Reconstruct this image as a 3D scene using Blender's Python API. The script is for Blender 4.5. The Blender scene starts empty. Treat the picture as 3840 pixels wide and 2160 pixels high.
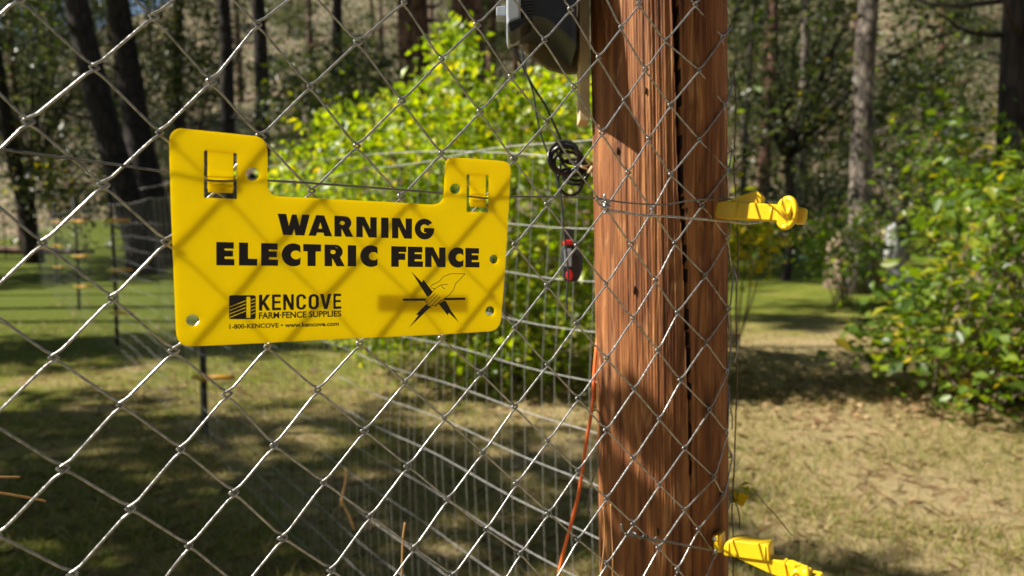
import bpy, math, random
import numpy as np
from mathutils import Vector, Matrix
from mathutils.geometry import tessellate_polygon

# ------------------------------------------------------------------ camera, world, sun
S = bpy.context.scene
COL = S.collection
FPX = 2800.0                 # focal length in pixels of the 3840 px wide photograph
PITCH = math.radians(4.94)   # camera looks slightly down
CAMH = 1.25
cd = bpy.data.cameras.new("camera"); cam = bpy.data.objects.new("camera", cd); COL.objects.link(cam)
cd.sensor_width = 36.0; cd.lens = 36.0 * FPX / 3840
cd.clip_start = 0.02; cd.clip_end = 900
cam.location = (0, 0, CAMH); cam.rotation_euler = (math.pi/2 - PITCH, 0, 0)
cd.dof.use_dof = True; cd.dof.focus_distance = 0.62; cd.dof.aperture_fstop = 6.5
S.camera = cam
AZ = (-0.99, -0.02)          # horizontal direction towards the sun
EL = math.radians(43)
_n = math.hypot(*AZ); SUN = Vector((AZ[0]/_n*math.cos(EL), AZ[1]/_n*math.cos(EL), math.sin(EL)))
w = bpy.data.worlds.new("World"); S.world = w; w.use_nodes = True
nt = w.node_tree; sky = nt.nodes.new("ShaderNodeTexSky"); sky.sky_type = 'NISHITA'; sky.sun_disc = False
sky.sun_elevation = EL; sky.sun_rotation = math.atan2(SUN.x, SUN.y); sky.altitude = 900
bg = nt.nodes["Background"]; nt.links.new(sky.outputs[0], bg.inputs[0]); bg.inputs[1].default_value = 0.05
sl = bpy.data.lights.new("sun", 'SUN'); sl.energy = 5.0; sl.angle = math.radians(0.53); sl.color = (1.0, 0.93, 0.82)
so = bpy.data.objects.new("sun", sl); COL.objects.link(so); so.rotation_euler = SUN.to_track_quat('Z', 'Y').to_euler()
S.view_settings.view_transform = 'Standard'; S.view_settings.look = 'None'
S.view_settings.exposure = 0.88; S.view_settings.gamma = 1.0
S.render.engine = 'CYCLES'; S.cycles.max_bounces = 8; S.cycles.diffuse_bounces = 3; S.cycles.transmission_bounces = 4
S.cycles.use_denoising = True; S.cycles.sample_clamp_indirect = 6.0

# ------------------------------------------------------------------ projection helpers
RX = Vector((1, 0, 0)); UP = Vector((0, math.sin(PITCH), math.cos(PITCH))); FW = Vector((0, math.cos(PITCH), -math.sin(PITCH)))
CAM = Vector((0, 0, CAMH))
def W(x, y, Z):
    """world point seen at photo pixel x, y (3840 wide) at depth Z in front of the camera"""
    return CAM + RX*((x-1920)/FPX*Z) - UP*((y-1080)/FPX*Z) + FW*Z
def ground(x, y):
    d = W(x, y, 1.0) - CAM
    return CAM + d*(-CAMH/d.z)
def ccam(v): return CAM + RX*v[0] - UP*v[1] + FW*v[2]   # camera axes (x right, y down, z forward)
# the plane of the chain link fence, fitted to the photograph
F0 = Vector((-0.29642804, -0.20920243, 0.44593024)); FU = Vector((0.02919637, -0.00111935, 0.02036022)); FV = Vector((0.00096099, 0.03605797, 0.00290962))
FN = FU.cross(FV).normalized(); FD = FN.dot(F0)
NW = (RX*FN.x - UP*FN.y + FW*FN.z).normalized()          # fence normal pointing away from the camera
def fp(x, y, off=0.0):
    """photo pixel onto the fence plane moved `off` metres towards the camera"""
    r = Vector(((x-1920)/FPX, (y-1080)/FPX, 1.0)); return ccam(r*((FD-off)/FN.dot(r)))

# ------------------------------------------------------------------ materials
def mat(name):
    m = bpy.data.materials.new(name); m.use_nodes = True
    return m, m.node_tree, m.node_tree.nodes["Principled BSDF"]
def N(nt, t, **k):
    n = nt.nodes.new(t)
    for a, v in k.items():
        if a.startswith('_'): n.inputs[a[1:].replace('_', ' ')].default_value = v
        else: setattr(n, a, v)
    return n
def ramp(nt, fac, stops):
    r = nt.nodes.new("ShaderNodeValToRGB"); e = r.color_ramp.elements
    e[0].position, e[0].color = stops[0][0], (*stops[0][1], 1)
    e[1].position, e[1].color = stops[-1][0], (*stops[-1][1], 1)
    for p, c in stops[1:-1]:
        q = e.new(p); q.color = (*c, 1)
    nt.links.new(fac, r.inputs[0]); return r
def simple(name, col, rough=0.5, metal=0.0, var=0.12, scale=40.0, bump=0.0, spec=0.5):
    m, nt, b = mat(name)
    tc = N(nt, "ShaderNodeTexCoord"); no = N(nt, "ShaderNodeTexNoise", _Scale=scale, _Detail=4.0)
    nt.links.new(tc.outputs["Object"], no.inputs["Vector"])
    lo = tuple(c*(1-var) for c in col); hi = tuple(min(1, c*(1+var)) for c in col)
    r = ramp(nt, no.outputs[0], [(0.3, lo), (0.7, hi)]); nt.links.new(r.outputs[0], b.inputs["Base Color"])
    b.inputs["Roughness"].default_value = rough; b.inputs["Metallic"].default_value = metal
    b.inputs["Specular IOR Level"].default_value = spec
    if bump:
        bp = N(nt, "ShaderNodeBump", _Strength=bump, _Distance=0.002); nt.links.new(no.outputs[0], bp.inputs["Height"]); nt.links.new(bp.outputs[0], b.inputs["Normal"])
    return m
def leafmat(name, stops, trans=0.45, gloss=0.35, rough=0.45):
    """thin leaves: each leaf island takes its own colour; light passes through"""
    m = bpy.data.materials.new(name); m.use_nodes = True; nt = m.node_tree
    b = nt.nodes["Principled BSDF"]; out = nt.nodes["Material Output"]
    g = N(nt, "ShaderNodeNewGeometry"); r = ramp(nt, g.outputs["Random Per Island"], stops)
    nt.links.new(r.outputs[0], b.inputs["Base Color"]); b.inputs["Roughness"].default_value = rough
    b.inputs["Specular IOR Level"].default_value = gloss
    t = N(nt, "ShaderNodeBsdfTranslucent"); mx = N(nt, "ShaderNodeMixShader"); mx.inputs[0].default_value = trans
    hs = N(nt, "ShaderNodeHueSaturation", _Saturation=1.1, _Value=1.5, _Hue=0.49); nt.links.new(r.outputs[0], hs.inputs["Color"]); nt.links.new(hs.outputs[0], t.inputs[0])
    nt.links.new(b.outputs[0], mx.inputs[1]); nt.links.new(t.outputs[0], mx.inputs[2]); nt.links.new(mx.outputs[0], out.inputs[0])
    return m
M = {}
M['galv'] = simple('galvanised_wire', (0.43, 0.43, 0.425), 0.30, 0.6, 0.4, 220, 0.3)
M['wire'] = simple('thin_grey_wire', (0.20, 0.195, 0.19), 0.4, 0.6, 0.2, 300)
M['weld'] = simple('welded_wire', (0.46, 0.455, 0.44), 0.5, 0.3, 0.25, 60)
M['black'] = simple('black_cable', (0.012, 0.012, 0.014), 0.25, 0, 0.3, 60)
M['blackpost'] = simple('black_post', (0.008, 0.009, 0.008), 0.6, 0, 0.3, 30, 0, 0.2)
M['ink'] = simple('black_ink', (0.018, 0.008, 0.003), 0.45, 0, 0.2, 80)
M['orange'] = simple('orange_cord', (0.95, 0.17, 0.035), 0.4, 0, 0.1, 60)
M['clip'] = simple('yellow_clip', (0.95, 0.42, 0.015), 0.4, 0, 0.1, 60)
M['red'] = simple('red_button', (0.75, 0.03, 0.03), 0.3, 0, 0.08, 60)
M['greyplastic'] = simple('dark_grey_plastic', (0.035, 0.04, 0.05), 0.35, 0, 0.15, 60)
M['lightgrey'] = simple('light_grey_plastic', (0.42, 0.46, 0.52), 0.35, 0, 0.06, 40)
M['olive'] = simple('olive_plastic', (0.13, 0.10, 0.05), 0.6, 0, 0.12, 30)
M['lath'] = simple('pale_lath_wood', (0.62, 0.47, 0.28), 0.7, 0, 0.12, 50, 0.3)
M['straw'] = simple('dry_straw', (0.50, 0.28, 0.10), 0.6, 0, 0.3, 30)
M['twig'] = simple('grey_twig', (0.22, 0.17, 0.12), 0.8, 0, 0.3, 30)
M['rock'] = simple('pale_rock', (0.42, 0.42, 0.42), 0.8, 0, 0.5, 5, 0.6)
M['teal'] = simple('teal_plastic', (0.01, 0.30, 0.24), 0.4, 0, 0.1, 20)
M['clipy'] = simple('yellow_post_clip', (0.75, 0.55, 0.02), 0.4, 0, 0.1, 60)
# insulator plastic: opaque bright yellow with a little light inside
m, nt, b = mat('insulator_yellow'); b.inputs["Base Color"].default_value = (0.93, 0.62, 0.015, 1); b.inputs["Roughness"].default_value = 0.3
b.inputs["Subsurface Weight"].default_value = 0.35; b.inputs["Subsurface Radius"].default_value = (0.004, 0.003, 0.001); b.inputs["Subsurface Scale"].default_value = 1.0
M['insul'] = m
# sign plastic: translucent yellow sheet, the sun stands behind it
m, nt, b = mat('sign_yellow'); out = nt.nodes["Material Output"]
tc = N(nt, "ShaderNodeTexCoord"); no = N(nt, "ShaderNodeTexNoise", _Scale=34.0, _Detail=8.0, _Roughness=0.7); nt.links.new(tc.outputs["Object"], no.inputs["Vector"])
r = ramp(nt, no.outputs[0], [(0.3, (0.78, 0.54, 0.004)), (0.55, (0.92, 0.66, 0.0)), (0.75, (0.97, 0.72, 0.01))]); nt.links.new(r.outputs[0], b.inputs["Base Color"]); b.inputs["Roughness"].default_value = 0.42
b.inputs["Specular IOR Level"].default_value = 0.35
t = N(nt, "ShaderNodeBsdfTranslucent"); t.inputs[0].default_value = (1.0, 0.86, 0.003, 1); mx = N(nt, "ShaderNodeMixShader"); mx.inputs[0].default_value = 0.62
nt.links.new(b.outputs[0], mx.inputs[1]); nt.links.new(t.outputs[0], mx.inputs[2]); nt.links.new(mx.outputs[0], out.inputs[0])
M['sign'] = m
# post wood
m, nt, b = mat('post_wood')
tc = N(nt, "ShaderNodeTexCoord"); mp = N(nt, "ShaderNodeMapping"); mp.inputs["Scale"].default_value = (1, 1, 0.075)
nt.links.new(tc.outputs["Object"], mp.inputs[0])
n1 = N(nt, "ShaderNodeTexNoise", _Scale=105.0, _Detail=9.0, _Roughness=0.62, _Distortion=0.5); n2 = N(nt, "ShaderNodeTexNoise", _Scale=38.0, _Detail=3.0, _Distortion=0.6)
n3 = N(nt, "ShaderNodeTexNoise", _Scale=420.0, _Detail=3.0)
mp2 = N(nt, "ShaderNodeMapping"); mp2.inputs["Scale"].default_value = (1, 1, 0.16); nt.links.new(tc.outputs["Object"], mp2.inputs[0])
n4 = N(nt, "ShaderNodeTexNoise", _Scale=60.0, _Detail=5.0, _Distortion=1.2)
for n in (n1, n2, n3): nt.links.new(mp.outputs[0], n.inputs["Vector"])
nt.links.new(mp2.outputs[0], n4.inputs["Vector"])
r1 = ramp(nt, n1.outputs[0], [(0.28, (0.045, 0.015, 0.005)), (0.37, (0.17, 0.055, 0.015)), (0.50, (0.31, 0.118, 0.036)), (0.64, (0.46, 0.20, 0.068)), (0.8, (0.66, 0.39, 0.20))])
r2 = ramp(nt, n2.outputs[0], [(0.32, (0.42, 0.32, 0.26)), (0.48, (0.85, 0.78, 0.70)), (0.62, (1.0, 1.0, 1.0)), (0.75, (1.25, 1.3, 1.25))])
mu = N(nt, "ShaderNodeMix", data_type='RGBA', blend_type='MULTIPLY'); mu.inputs[0].default_value = 1.0
nt.links.new(r1.outputs[0], mu.inputs[6]); nt.links.new(r2.outputs[0], mu.inputs[7])
r4 = ramp(nt, n4.outputs[0], [(0.56, (0, 0, 0)), (0.70, (1, 1, 1))])
mu2 = N(nt, "ShaderNodeMix", data_type='RGBA', blend_type='MIX'); mu2.inputs[7].default_value = (0.70, 0.36, 0.15, 1)
mm = N(nt, "ShaderNodeMath", operation='MULTIPLY'); mm.inputs[1].default_value = 0.5
nt.links.new(r4.outputs[0], mm.inputs[0]); nt.links.new(mm.outputs[0], mu2.inputs[0]); nt.links.new(mu.outputs[2], mu2.inputs[6])
nt.links.new(mu2.outputs[2], b.inputs["Base Color"]); b.inputs["Roughness"].default_value = 0.7
ad = N(nt, "ShaderNodeMath", operation='ADD'); nt.links.new(n1.outputs[0], ad.inputs[0]); nt.links.new(n3.outputs[0], ad.inputs[1])
bp = N(nt, "ShaderNodeBump", _Strength=0.55, _Distance=0.0022); nt.links.new(ad.outputs[0], bp.inputs["Height"]); nt.links.new(bp.outputs[0], b.inputs["Normal"])
M['post'] = m
m = simple('dark_wood', (0.035, 0.014, 0.008), 0.9); M['darkwood'] = m
# pine bark
def barkmat(name, a, c, sc=9.0, zs=0.25):
    m, nt, b = mat(name); tc = N(nt, "ShaderNodeTexCoord"); mp = N(nt, "ShaderNodeMapping"); mp.inputs["Scale"].default_value = (1, 1, zs)
    nt.links.new(tc.outputs["Object"], mp.inputs[0]); no = N(nt, "ShaderNodeTexVoronoi", feature='DISTANCE_TO_EDGE', _Scale=sc); nn = N(nt, "ShaderNodeTexNoise", _Scale=sc*0.7, _Detail=5.0)
    nt.links.new(mp.outputs[0], no.inputs["Vector"]); nt.links.new(mp.outputs[0], nn.inputs["Vector"])
    r = ramp(nt, nn.outputs[0], [(0.3, a), (0.7, c)]); k = ramp(nt, no.outputs[0], [(0.0, (0.2, 0.2, 0.2)), (0.18, (1, 1, 1))])
    mu = N(nt, "ShaderNodeMix", data_type='RGBA', blend_type='MULTIPLY'); mu.inputs[0].default_value = 1
    nt.links.new(r.outputs[0], mu.inputs[6]); nt.links.new(k.outputs[0], mu.inputs[7]); nt.links.new(mu.outputs[2], b.inputs["Base Color"]); b.inputs["Roughness"].default_value = 0.9
    bp = N(nt, "ShaderNodeBump", _Strength=0.8, _Distance=0.03); nt.links.new(no.outputs[0], bp.inputs["Height"]); nt.links.new(bp.outputs[0], b.inputs["Normal"])
    return m
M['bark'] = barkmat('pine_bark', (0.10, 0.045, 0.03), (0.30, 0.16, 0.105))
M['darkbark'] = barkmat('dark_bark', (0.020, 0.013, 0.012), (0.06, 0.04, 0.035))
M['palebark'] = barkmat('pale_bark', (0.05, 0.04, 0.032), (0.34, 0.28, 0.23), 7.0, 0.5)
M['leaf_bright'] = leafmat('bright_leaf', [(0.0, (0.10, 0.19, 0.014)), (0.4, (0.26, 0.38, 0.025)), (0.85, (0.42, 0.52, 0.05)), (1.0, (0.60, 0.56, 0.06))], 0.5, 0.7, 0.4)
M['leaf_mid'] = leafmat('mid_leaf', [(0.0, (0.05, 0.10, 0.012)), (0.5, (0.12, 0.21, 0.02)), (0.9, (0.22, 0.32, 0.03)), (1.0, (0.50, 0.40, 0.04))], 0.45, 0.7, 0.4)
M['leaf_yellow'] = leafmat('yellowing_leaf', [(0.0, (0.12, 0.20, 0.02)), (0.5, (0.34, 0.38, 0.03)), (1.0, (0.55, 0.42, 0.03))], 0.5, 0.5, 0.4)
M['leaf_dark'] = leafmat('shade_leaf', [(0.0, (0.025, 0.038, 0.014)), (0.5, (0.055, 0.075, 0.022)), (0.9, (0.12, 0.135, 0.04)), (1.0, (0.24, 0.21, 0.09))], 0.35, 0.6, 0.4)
M['needle'] = leafmat('pine_needle', [(0.0, (0.03, 0.05, 0.015)), (0.5, (0.07, 0.10, 0.03)), (1.0, (0.15, 0.17, 0.05))], 0.25, 0.4, 0.5)
M['grass'] = leafmat('grass_blade', [(0.0, (0.10, 0.15, 0.018)), (0.5, (0.24, 0.25, 0.05)), (1.0, (0.50, 0.40, 0.19))], 0.35, 0.3, 0.5)
M['litter'] = leafmat('fallen_leaf', [(0.0, (0.12, 0.06, 0.03)), (0.5, (0.32, 0.20, 0.10)), (1.0, (0.50, 0.36, 0.20))], 0.15, 0.3, 0.6)
# lawn
m, nt, b = mat('lawn'); tc = N(nt, "ShaderNodeTexCoord"); sx = N(nt, "ShaderNodeSeparateXYZ"); nt.links.new(tc.outputs["Object"], sx.inputs[0])
a = N(nt, "ShaderNodeTexNoise", _Scale=0.55, _Detail=4.0); c = N(nt, "ShaderNodeTexNoise", _Scale=9.0, _Detail=6.0, _Roughness=0.7); d = N(nt, "ShaderNodeTexNoise", _Scale=26.0, _Detail=9.0, _Roughness=0.75)
for n in (a, c, d): nt.links.new(tc.outputs["Object"], n.inputs["Vector"])
mr = N(nt, "ShaderNodeMapRange"); mr.inputs[1].default_value = -2.2; mr.inputs[2].default_value = 2.0; nt.links.new(sx.outputs[0], mr.inputs[0])
my = N(nt, "ShaderNodeMapRange"); my.inputs[1].default_value = 5.5; my.inputs[2].default_value = 11.5; my.inputs[3].default_value = 0.0; my.inputs[4].default_value = -1.5; nt.links.new(sx.outputs[1], my.inputs[0])
s1 = N(nt, "ShaderNodeMath", operation='MULTIPLY_ADD'); nt.links.new(a.outputs[0], s1.inputs[0]); s1.inputs[1].default_value = 1.7; nt.links.new(mr.outputs[0], s1.inputs[2])
s2 = N(nt, "ShaderNodeMath", operation='MULTIPLY_ADD'); nt.links.new(c.outputs[0], s2.inputs[0]); s2.inputs[1].default_value = 1.2; nt.links.new(s1.outputs[0], s2.inputs[2])
big = N(nt, "ShaderNodeTexNoise", _Scale=1.6, _Detail=6.0, _Roughness=0.7); nt.links.new(tc.outputs["Object"], big.inputs["Vector"]); s2b = N(nt, "ShaderNodeMath", operation='MULTIPLY_ADD'); nt.links.new(big.outputs[0], s2b.inputs[0]); s2b.inputs[1].default_value = 2.2; nt.links.new(s2.outputs[0], s2b.inputs[2]); s2c = N(nt, "ShaderNodeMath", operation='SUBTRACT'); nt.links.new(s2b.outputs[0], s2c.inputs[0]); s2c.inputs[1].default_value = 1.1; s2 = s2c
s3 = N(nt, "ShaderNodeMath", operation='ADD'); nt.links.new(s2.outputs[0], s3.inputs[0]); nt.links.new(my.outputs[0], s3.inputs[1])
r = ramp(nt, s3.outputs[0], [(0.0, (0.10, 0.17, 0.012)), (0.5, (0.17, 0.21, 0.03)), (0.78, (0.36, 0.30, 0.11)), (1.0, (0.47, 0.365, 0.17))])
sc = N(nt, "ShaderNodeMath", operation='MULTIPLY'); sc.inputs[1].default_value = 0.5; nt.links.new(s3.outputs[0], sc.inputs[0])
r = ramp(nt, sc.outputs[0], [(0.36, (0.13, 0.165, 0.022)), (0.62, (0.21, 0.235, 0.035)), (0.85, (0.37, 0.30, 0.12)), (1.0, (0.47, 0.365, 0.19))])
dk = ramp(nt, d.outputs[0], [(0.3, (0.45, 0.45, 0.42)), (0.6, (1, 1, 1))]); mu = N(nt, "ShaderNodeMix", data_type='RGBA', blend_type='MULTIPLY'); mu.inputs[0].default_value = 0.9
nt.links.new(r.outputs[0], mu.inputs[6]); nt.links.new(dk.outputs[0], mu.inputs[7]); nt.links.new(mu.outputs[2], b.inputs["Base Color"]); b.inputs["Roughness"].default_value = 0.95; b.inputs["Specular IOR Level"].default_value = 0.1
bp = N(nt, "ShaderNodeBump", _Strength=1.0, _Distance=0.02); nt.links.new(d.outputs[0], bp.inputs["Height"]); nt.links.new(bp.outputs[0], b.inputs["Normal"])
M['lawn'] = m
# forest slope
m, nt, b = mat('forest_slope'); tc = N(nt, "ShaderNodeTexCoord"); a = N(nt, "ShaderNodeTexNoise", _Scale=0.5, _Detail=8.0, _Roughness=0.7); nt.links.new(tc.outputs["Object"], a.inputs["Vector"])
r = ramp(nt, a.outputs[0], [(0.32, (0.05, 0.035, 0.02)), (0.44, (0.20, 0.145, 0.085)), (0.54, (0.11, 0.11, 0.045)), (0.62, (0.34, 0.25, 0.16)), (0.78, (0.05, 0.06, 0.02))]); nt.links.new(r.outputs[0], b.inputs["Base Color"]); b.inputs["Roughness"].default_value = 0.95
bp = N(nt, "ShaderNodeBump", _Strength=1.0, _Distance=0.4); nt.links.new(a.outputs[0], bp.inputs["Height"]); nt.links.new(bp.outputs[0], b.inputs["Normal"])
M['slope'] = m

# ------------------------------------------------------------------ mesh helpers
def tag(o, label=None, cat=None, group=None, kind=None):
    if label: o['label'] = label
    if cat: o['category'] = cat
    if group: o['group'] = group
    if kind: o['kind'] = kind
    return o
def empty(name, loc, label, cat, group=None):
    o = bpy.data.objects.new(name, None); COL.objects.link(o); o.location = loc; o.empty_display_size = 0.1
    return tag(o, label, cat, group)
class MB:
    def __init__(s): s.v = []; s.f = []
    def add(s, vs, fs):
        n = len(s.v); s.v += [tuple(v) for v in vs]; s.f += [tuple(i+n for i in f) for f in fs]
    def tube(s, pts, r, k=8, caps=True):
        pts = [Vector(p) for p in pts]; n = len(pts)
        if n < 2: return
        rs = r if hasattr(r, '__len__') else [r]*n
        t = (pts[1]-pts[0]).normalized(); a = t.orthogonal().normalized(); vs = []
        for i, p in enumerate(pts):
            q = (pts[min(i+1, n-1)]-pts[max(i-1, 0)])
            if q.length > 1e-9:
                q.normalize(); a = (a-q*a.dot(q))
                a = a.normalized() if a.length > 1e-6 else q.orthogonal().normalized(); t = q
            b = t.cross(a)
            vs += [p+(a*math.cos(2*math.pi*j/k)+b*math.sin(2*math.pi*j/k))*rs[i] for j in range(k)]
        fs = [(i*k+j, i*k+(j+1) % k, (i+1)*k+(j+1) % k, (i+1)*k+j) for i in range(n-1) for j in range(k)]
        if caps: fs += [tuple(range(k))[::-1], tuple(range((n-1)*k, n*k))]
        s.add(vs, fs)
    def box(s, c, d, R=None, taper=1.0):
        c = Vector(c); vs = []
        for z in (-1, 1):
            for x, y in ((-1, -1), (1, -1), (1, 1), (-1, 1)):
                k = taper if z > 0 else 1.0
                v = Vector((x*d[0]/2*k, y*d[1]/2*k, z*d[2]/2)); vs.append(c+(R @ v if R else v))
        s.add(vs, [(3, 2, 1, 0), (4, 5, 6, 7), (0, 1, 5, 4), (1, 2, 6, 5), (2, 3, 7, 6), (3, 0, 4, 7)])
    def prism(s, poly, fn, t0, t1):
        """outline of (a, b) pairs, fn(a, b, t) gives the point"""
        n = len(poly); vs = [fn(a, b, t0) for a, b in poly]+[fn(a, b, t1) for a, b in poly]
        s.add(vs, [tuple(range(n)), tuple(range(n, 2*n))[::-1]]+[(i, i+n, (i+1) % n+n, (i+1) % n) for i in range(n)])
    def obj(s, name, m, parent=None, smooth=True, bevel=0):
        me = bpy.data.meshes.new(name); me.from_pydata(s.v, [], s.f); me.materials.append(m); me.update()
        import bmesh
        bm = bmesh.new(); bm.from_mesh(me); bmesh.ops.recalc_face_normals(bm, faces=bm.faces); bm.to_mesh(me); bm.free()
        me.polygons.foreach_set('use_smooth', [smooth]*len(me.polygons))
        o = bpy.data.objects.new(name, me); COL.objects.link(o)
        if bevel:
            b = o.modifiers.new('bevel', 'BEVEL'); b.width = bevel; b.segments = 3; b.limit_method = 'ANGLE'; b.angle_limit = 0.6
            me.polygons.foreach_set('use_smooth', [True]*len(me.polygons)); b.harden_normals = True
        if parent: attach(o, parent)
        return o
def attach(o, p):
    """make o a child of p; both were laid out in world space, so the child keeps its place"""
    o.parent = p; l = p.matrix_basis if p.parent is None else p.parent.matrix_basis @ p.matrix_basis
    o.matrix_parent_inverse = l.inverted()
def npobj(name, verts, faces, m, parent=None):
    """quick mesh from numpy arrays (n,3) and (k,4)"""
    me = bpy.data.meshes.new(name); k = faces.shape[1]
    me.vertices.add(len(verts)); me.vertices.foreach_set('co', verts.astype(np.float32).ravel())
    me.loops.add(faces.size); me.loops.foreach_set('vertex_index', faces.astype(np.int32).ravel())
    me.polygons.add(len(faces)); me.polygons.foreach_set('loop_start', np.arange(0, faces.size, k, dtype=np.int32))
    me.materials.append(m); me.update(calc_edges=True); me.validate()
    o = bpy.data.objects.new(name, me); COL.objects.link(o)
    if parent is not None: attach(o, parent)
    return o
def spline(pts, n=8):
    """Catmull-Rom through the points"""
    P = [Vector(p) for p in pts]; P = [P[0]*2-P[1]]+P+[P[-1]*2-P[-2]]; out = []
    for i in range(1, len(P)-2):
        for k in range(n):
            t = k/n; a, b, c, d = P[i-1:i+3]
            out.append(0.5*((2*b)+(c-a)*t+(2*a-5*b+4*c-d)*t*t+(3*b-a-3*c+d)*t**3))
    return out+[P[-2]]
def leaves(cen, size, rng, aspect=0.55, up=0.5, fold=0.25, jitter=0.42):
    """one folded leaf (two triangles sharing the midrib) at each centre"""
    n = len(cen); nz = rng.normal(size=(n, 3)); nz[:, 2] = np.abs(nz[:, 2])*1.0+up; nz /= np.linalg.norm(nz, axis=1)[:, None]
    a = rng.normal(size=(n, 3)); a -= nz*(a*nz).sum(1)[:, None]; a /= np.linalg.norm(a, axis=1)[:, None]; b = np.cross(nz, a)
    s = (size*np.exp(np.clip(rng.normal(size=n), -2.2, 1.3)*jitter))[:, None]
    base = cen-a*s*0.5; tip = cen+a*s*0.5-nz*s*0.12; l = cen+b*s*aspect*0.5+nz*s*fold*0.3-a*s*0.08; r = cen-b*s*aspect*0.5+nz*s*fold*0.3-a*s*0.08
    v = np.stack([base, l, tip, r], 1).reshape(-1, 3); i = np.arange(n)[:, None]*4
    f = np.concatenate([i+np.array([[0, 2, 1]]), i+np.array([[0, 3, 2]])], 1).reshape(-1, 3)
    return v, f

# ------------------------------------------------------------------ setting: lawn and forest slope
def terrain(x, y):
    y0 = 31 + 4*math.sin(x*0.07+1.0) + max(0, -x-8)*0.35
    h = 0.0
    if y > y0:
        d = y-y0; h = 0.47*d*(1-math.exp(-d/6)); h = min(h, 0.47*d)
        h += 0.5*math.sin(x*0.31+y*0.2)*min(1, d/8)+0.4*math.sin(x*0.83-y*0.47)*min(1, d/8)
    if y > 8: h += 0.05*math.sin(x*0.5+y*0.3)*min(1, (y-8)/8)
    return h
def grid(name, x0, x1, nx, y0, y1, ny, m, zoff=0.0, only=None):
    xs = np.linspace(x0, x1, nx+1); ys = np.linspace(y0, y1, ny+1)
    v = np.array([[x, y, terrain(x, y)+zoff] for y in ys for x in xs])
    f = np.array([[j*(nx+1)+i, j*(nx+1)+i+1, (j+1)*(nx+1)+i+1, (j+1)*(nx+1)+i] for j in range(ny) for i in range(nx)])
    o = npobj(name, v, f, m); o.data.polygons.foreach_set('use_smooth', [True]*len(f)); return o
lawn = tag(grid('lawn', -50, 50, 120, -12, 38, 80, M['lawn']), kind='structure')
gb = npobj('ground', np.array([[-400., -300, -.12], [400, -300, -.12], [400, 36, -.12], [-400, 36, -.12]]), np.array([[0, 1, 2, 3]]), M['lawn']); tag(gb, kind='structure')
# keep the wide ground sheet below the lawn and the slope
hill = grid('hillside', -110, 110, 130, 26, 120, 90, M['slope'], -0.05); tag(hill, kind='structure')

# ------------------------------------------------------------------ wooden post
PC = Vector((0.175, 0.883, 0.0)); PR = 0.0769; LEAN = -0.027
def pax(z): return Vector((PC.x+LEAN*(z-CAMH), PC.y, z))
post = empty('wooden_post', (pax(0).x, PC.y, 0), 'thick round reddish brown wooden fence post with a long black split', 'fence post')
rng = np.random.default_rng(5)
zs = np.linspace(0.0, 2.25, 520); na = 560
# crack position (angle from the camera-facing side) as a function of photo height
view = math.atan2(PC.x, PC.y)                       # bearing of the post
def ang_at(x):                                       # surface angle that shows at photo x (near the axis height)
    t = math.atan((x-1920)/FPX)-view; d = PC.length
    s = d*math.sin(t)/PR; s = max(-0.99, min(0.99, s)); return math.asin(s)+t
def crackx(y): return np.interp(y, [-600, 0, 700, 1000, 1500, 1760, 2200], [2528, 2528, 2538, 2549, 2560, 2563, 2570])
def crackw(y): return np.interp(y, [-600, 0, 700, 1000, 1400, 1600, 1760, 1800, 2500], [20, 20, 17, 14, 15, 12, 6, 4, 4])
fine = [(ang_at(2345), .004, .0022), (ang_at(2372), .003, .002), (ang_at(2457), .003, .0022), (ang_at(2300), .0025, .0016), (ang_at(2590), .005, .003), (ang_at(2620), .004, .002), (ang_at(2420), .0025, .0016), (ang_at(2268), .0025, .0016), (ang_at(2680), .003, .002), (ang_at(2500), .0025, .0018)]
V = np.zeros((len(zs), na, 3)); th = np.linspace(-math.pi, math.pi, na, endpoint=False)
ph = rng.uniform(0, 6.28, 12)
for i, z in enumerate(zs):
    y = 1080-((z-CAMH)*math.cos(PITCH)+0.0)/(0.84)*FPX - math.tan(PITCH)*FPX
    ca = ang_at(float(crackx(y))); cw = 0.82*float(crackw(y))/FPX*0.82/PR/2
    r = PR*(1+0.012*np.sin(th*3+ph[0]+z*1.1)+0.006*np.sin(th*7+ph[1]+z*2))
    r += 0.0003*np.sin(th*61+ph[3]+2*np.sin(z*5))+0.0003*np.sin(th*143+ph[4]+3*np.sin(z*4+1))
    for k, (a, wd, dp) in enumerate(fine):
        aa = a+0.02*math.sin(z*3.1+k*2)+0.008*math.sin(z*13+k)
        on = 0.5+0.5*math.sin(z*4.3+k*1.9+ph[k]); r -= dp*on*np.exp(-((th-aa)/(wd*2.6))**2)
    jag = 0.010*math.sin(z*7)+0.004*math.sin(z*37)+0.003*math.sin(z*91+1)
    dd = np.abs(th-ca-jag)/cw; deep = 0.032*np.clip(1.25-dd, 0, 1)**0.4*(1 if y < 1780 else 0.25)
    r -= deep; r += 0.0012*np.exp(-((dd-1.6)/0.5)**2)
    A = th-math.pi/2-view
    c = pax(z); V[i, :, 0] = c.x+r*np.cos(A); V[i, :, 1] = c.y+r*np.sin(A); V[i, :, 2] = z
v = V.reshape(-1, 3); ii, jj = np.meshgrid(np.arange(len(zs)-1), np.arange(na), indexing='ij')
f = np.stack([ii*na+jj, ii*na+(jj+1) % na, (ii+1)*na+(jj+1) % na, (ii+1)*na+jj], -1).reshape(-1, 4)
shaft = npobj('shaft', v, f, M['post'], post); shaft.data.polygons.foreach_set('use_smooth', [True]*len(f))
shaft.data.materials.append(M['darkwood'])
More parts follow.
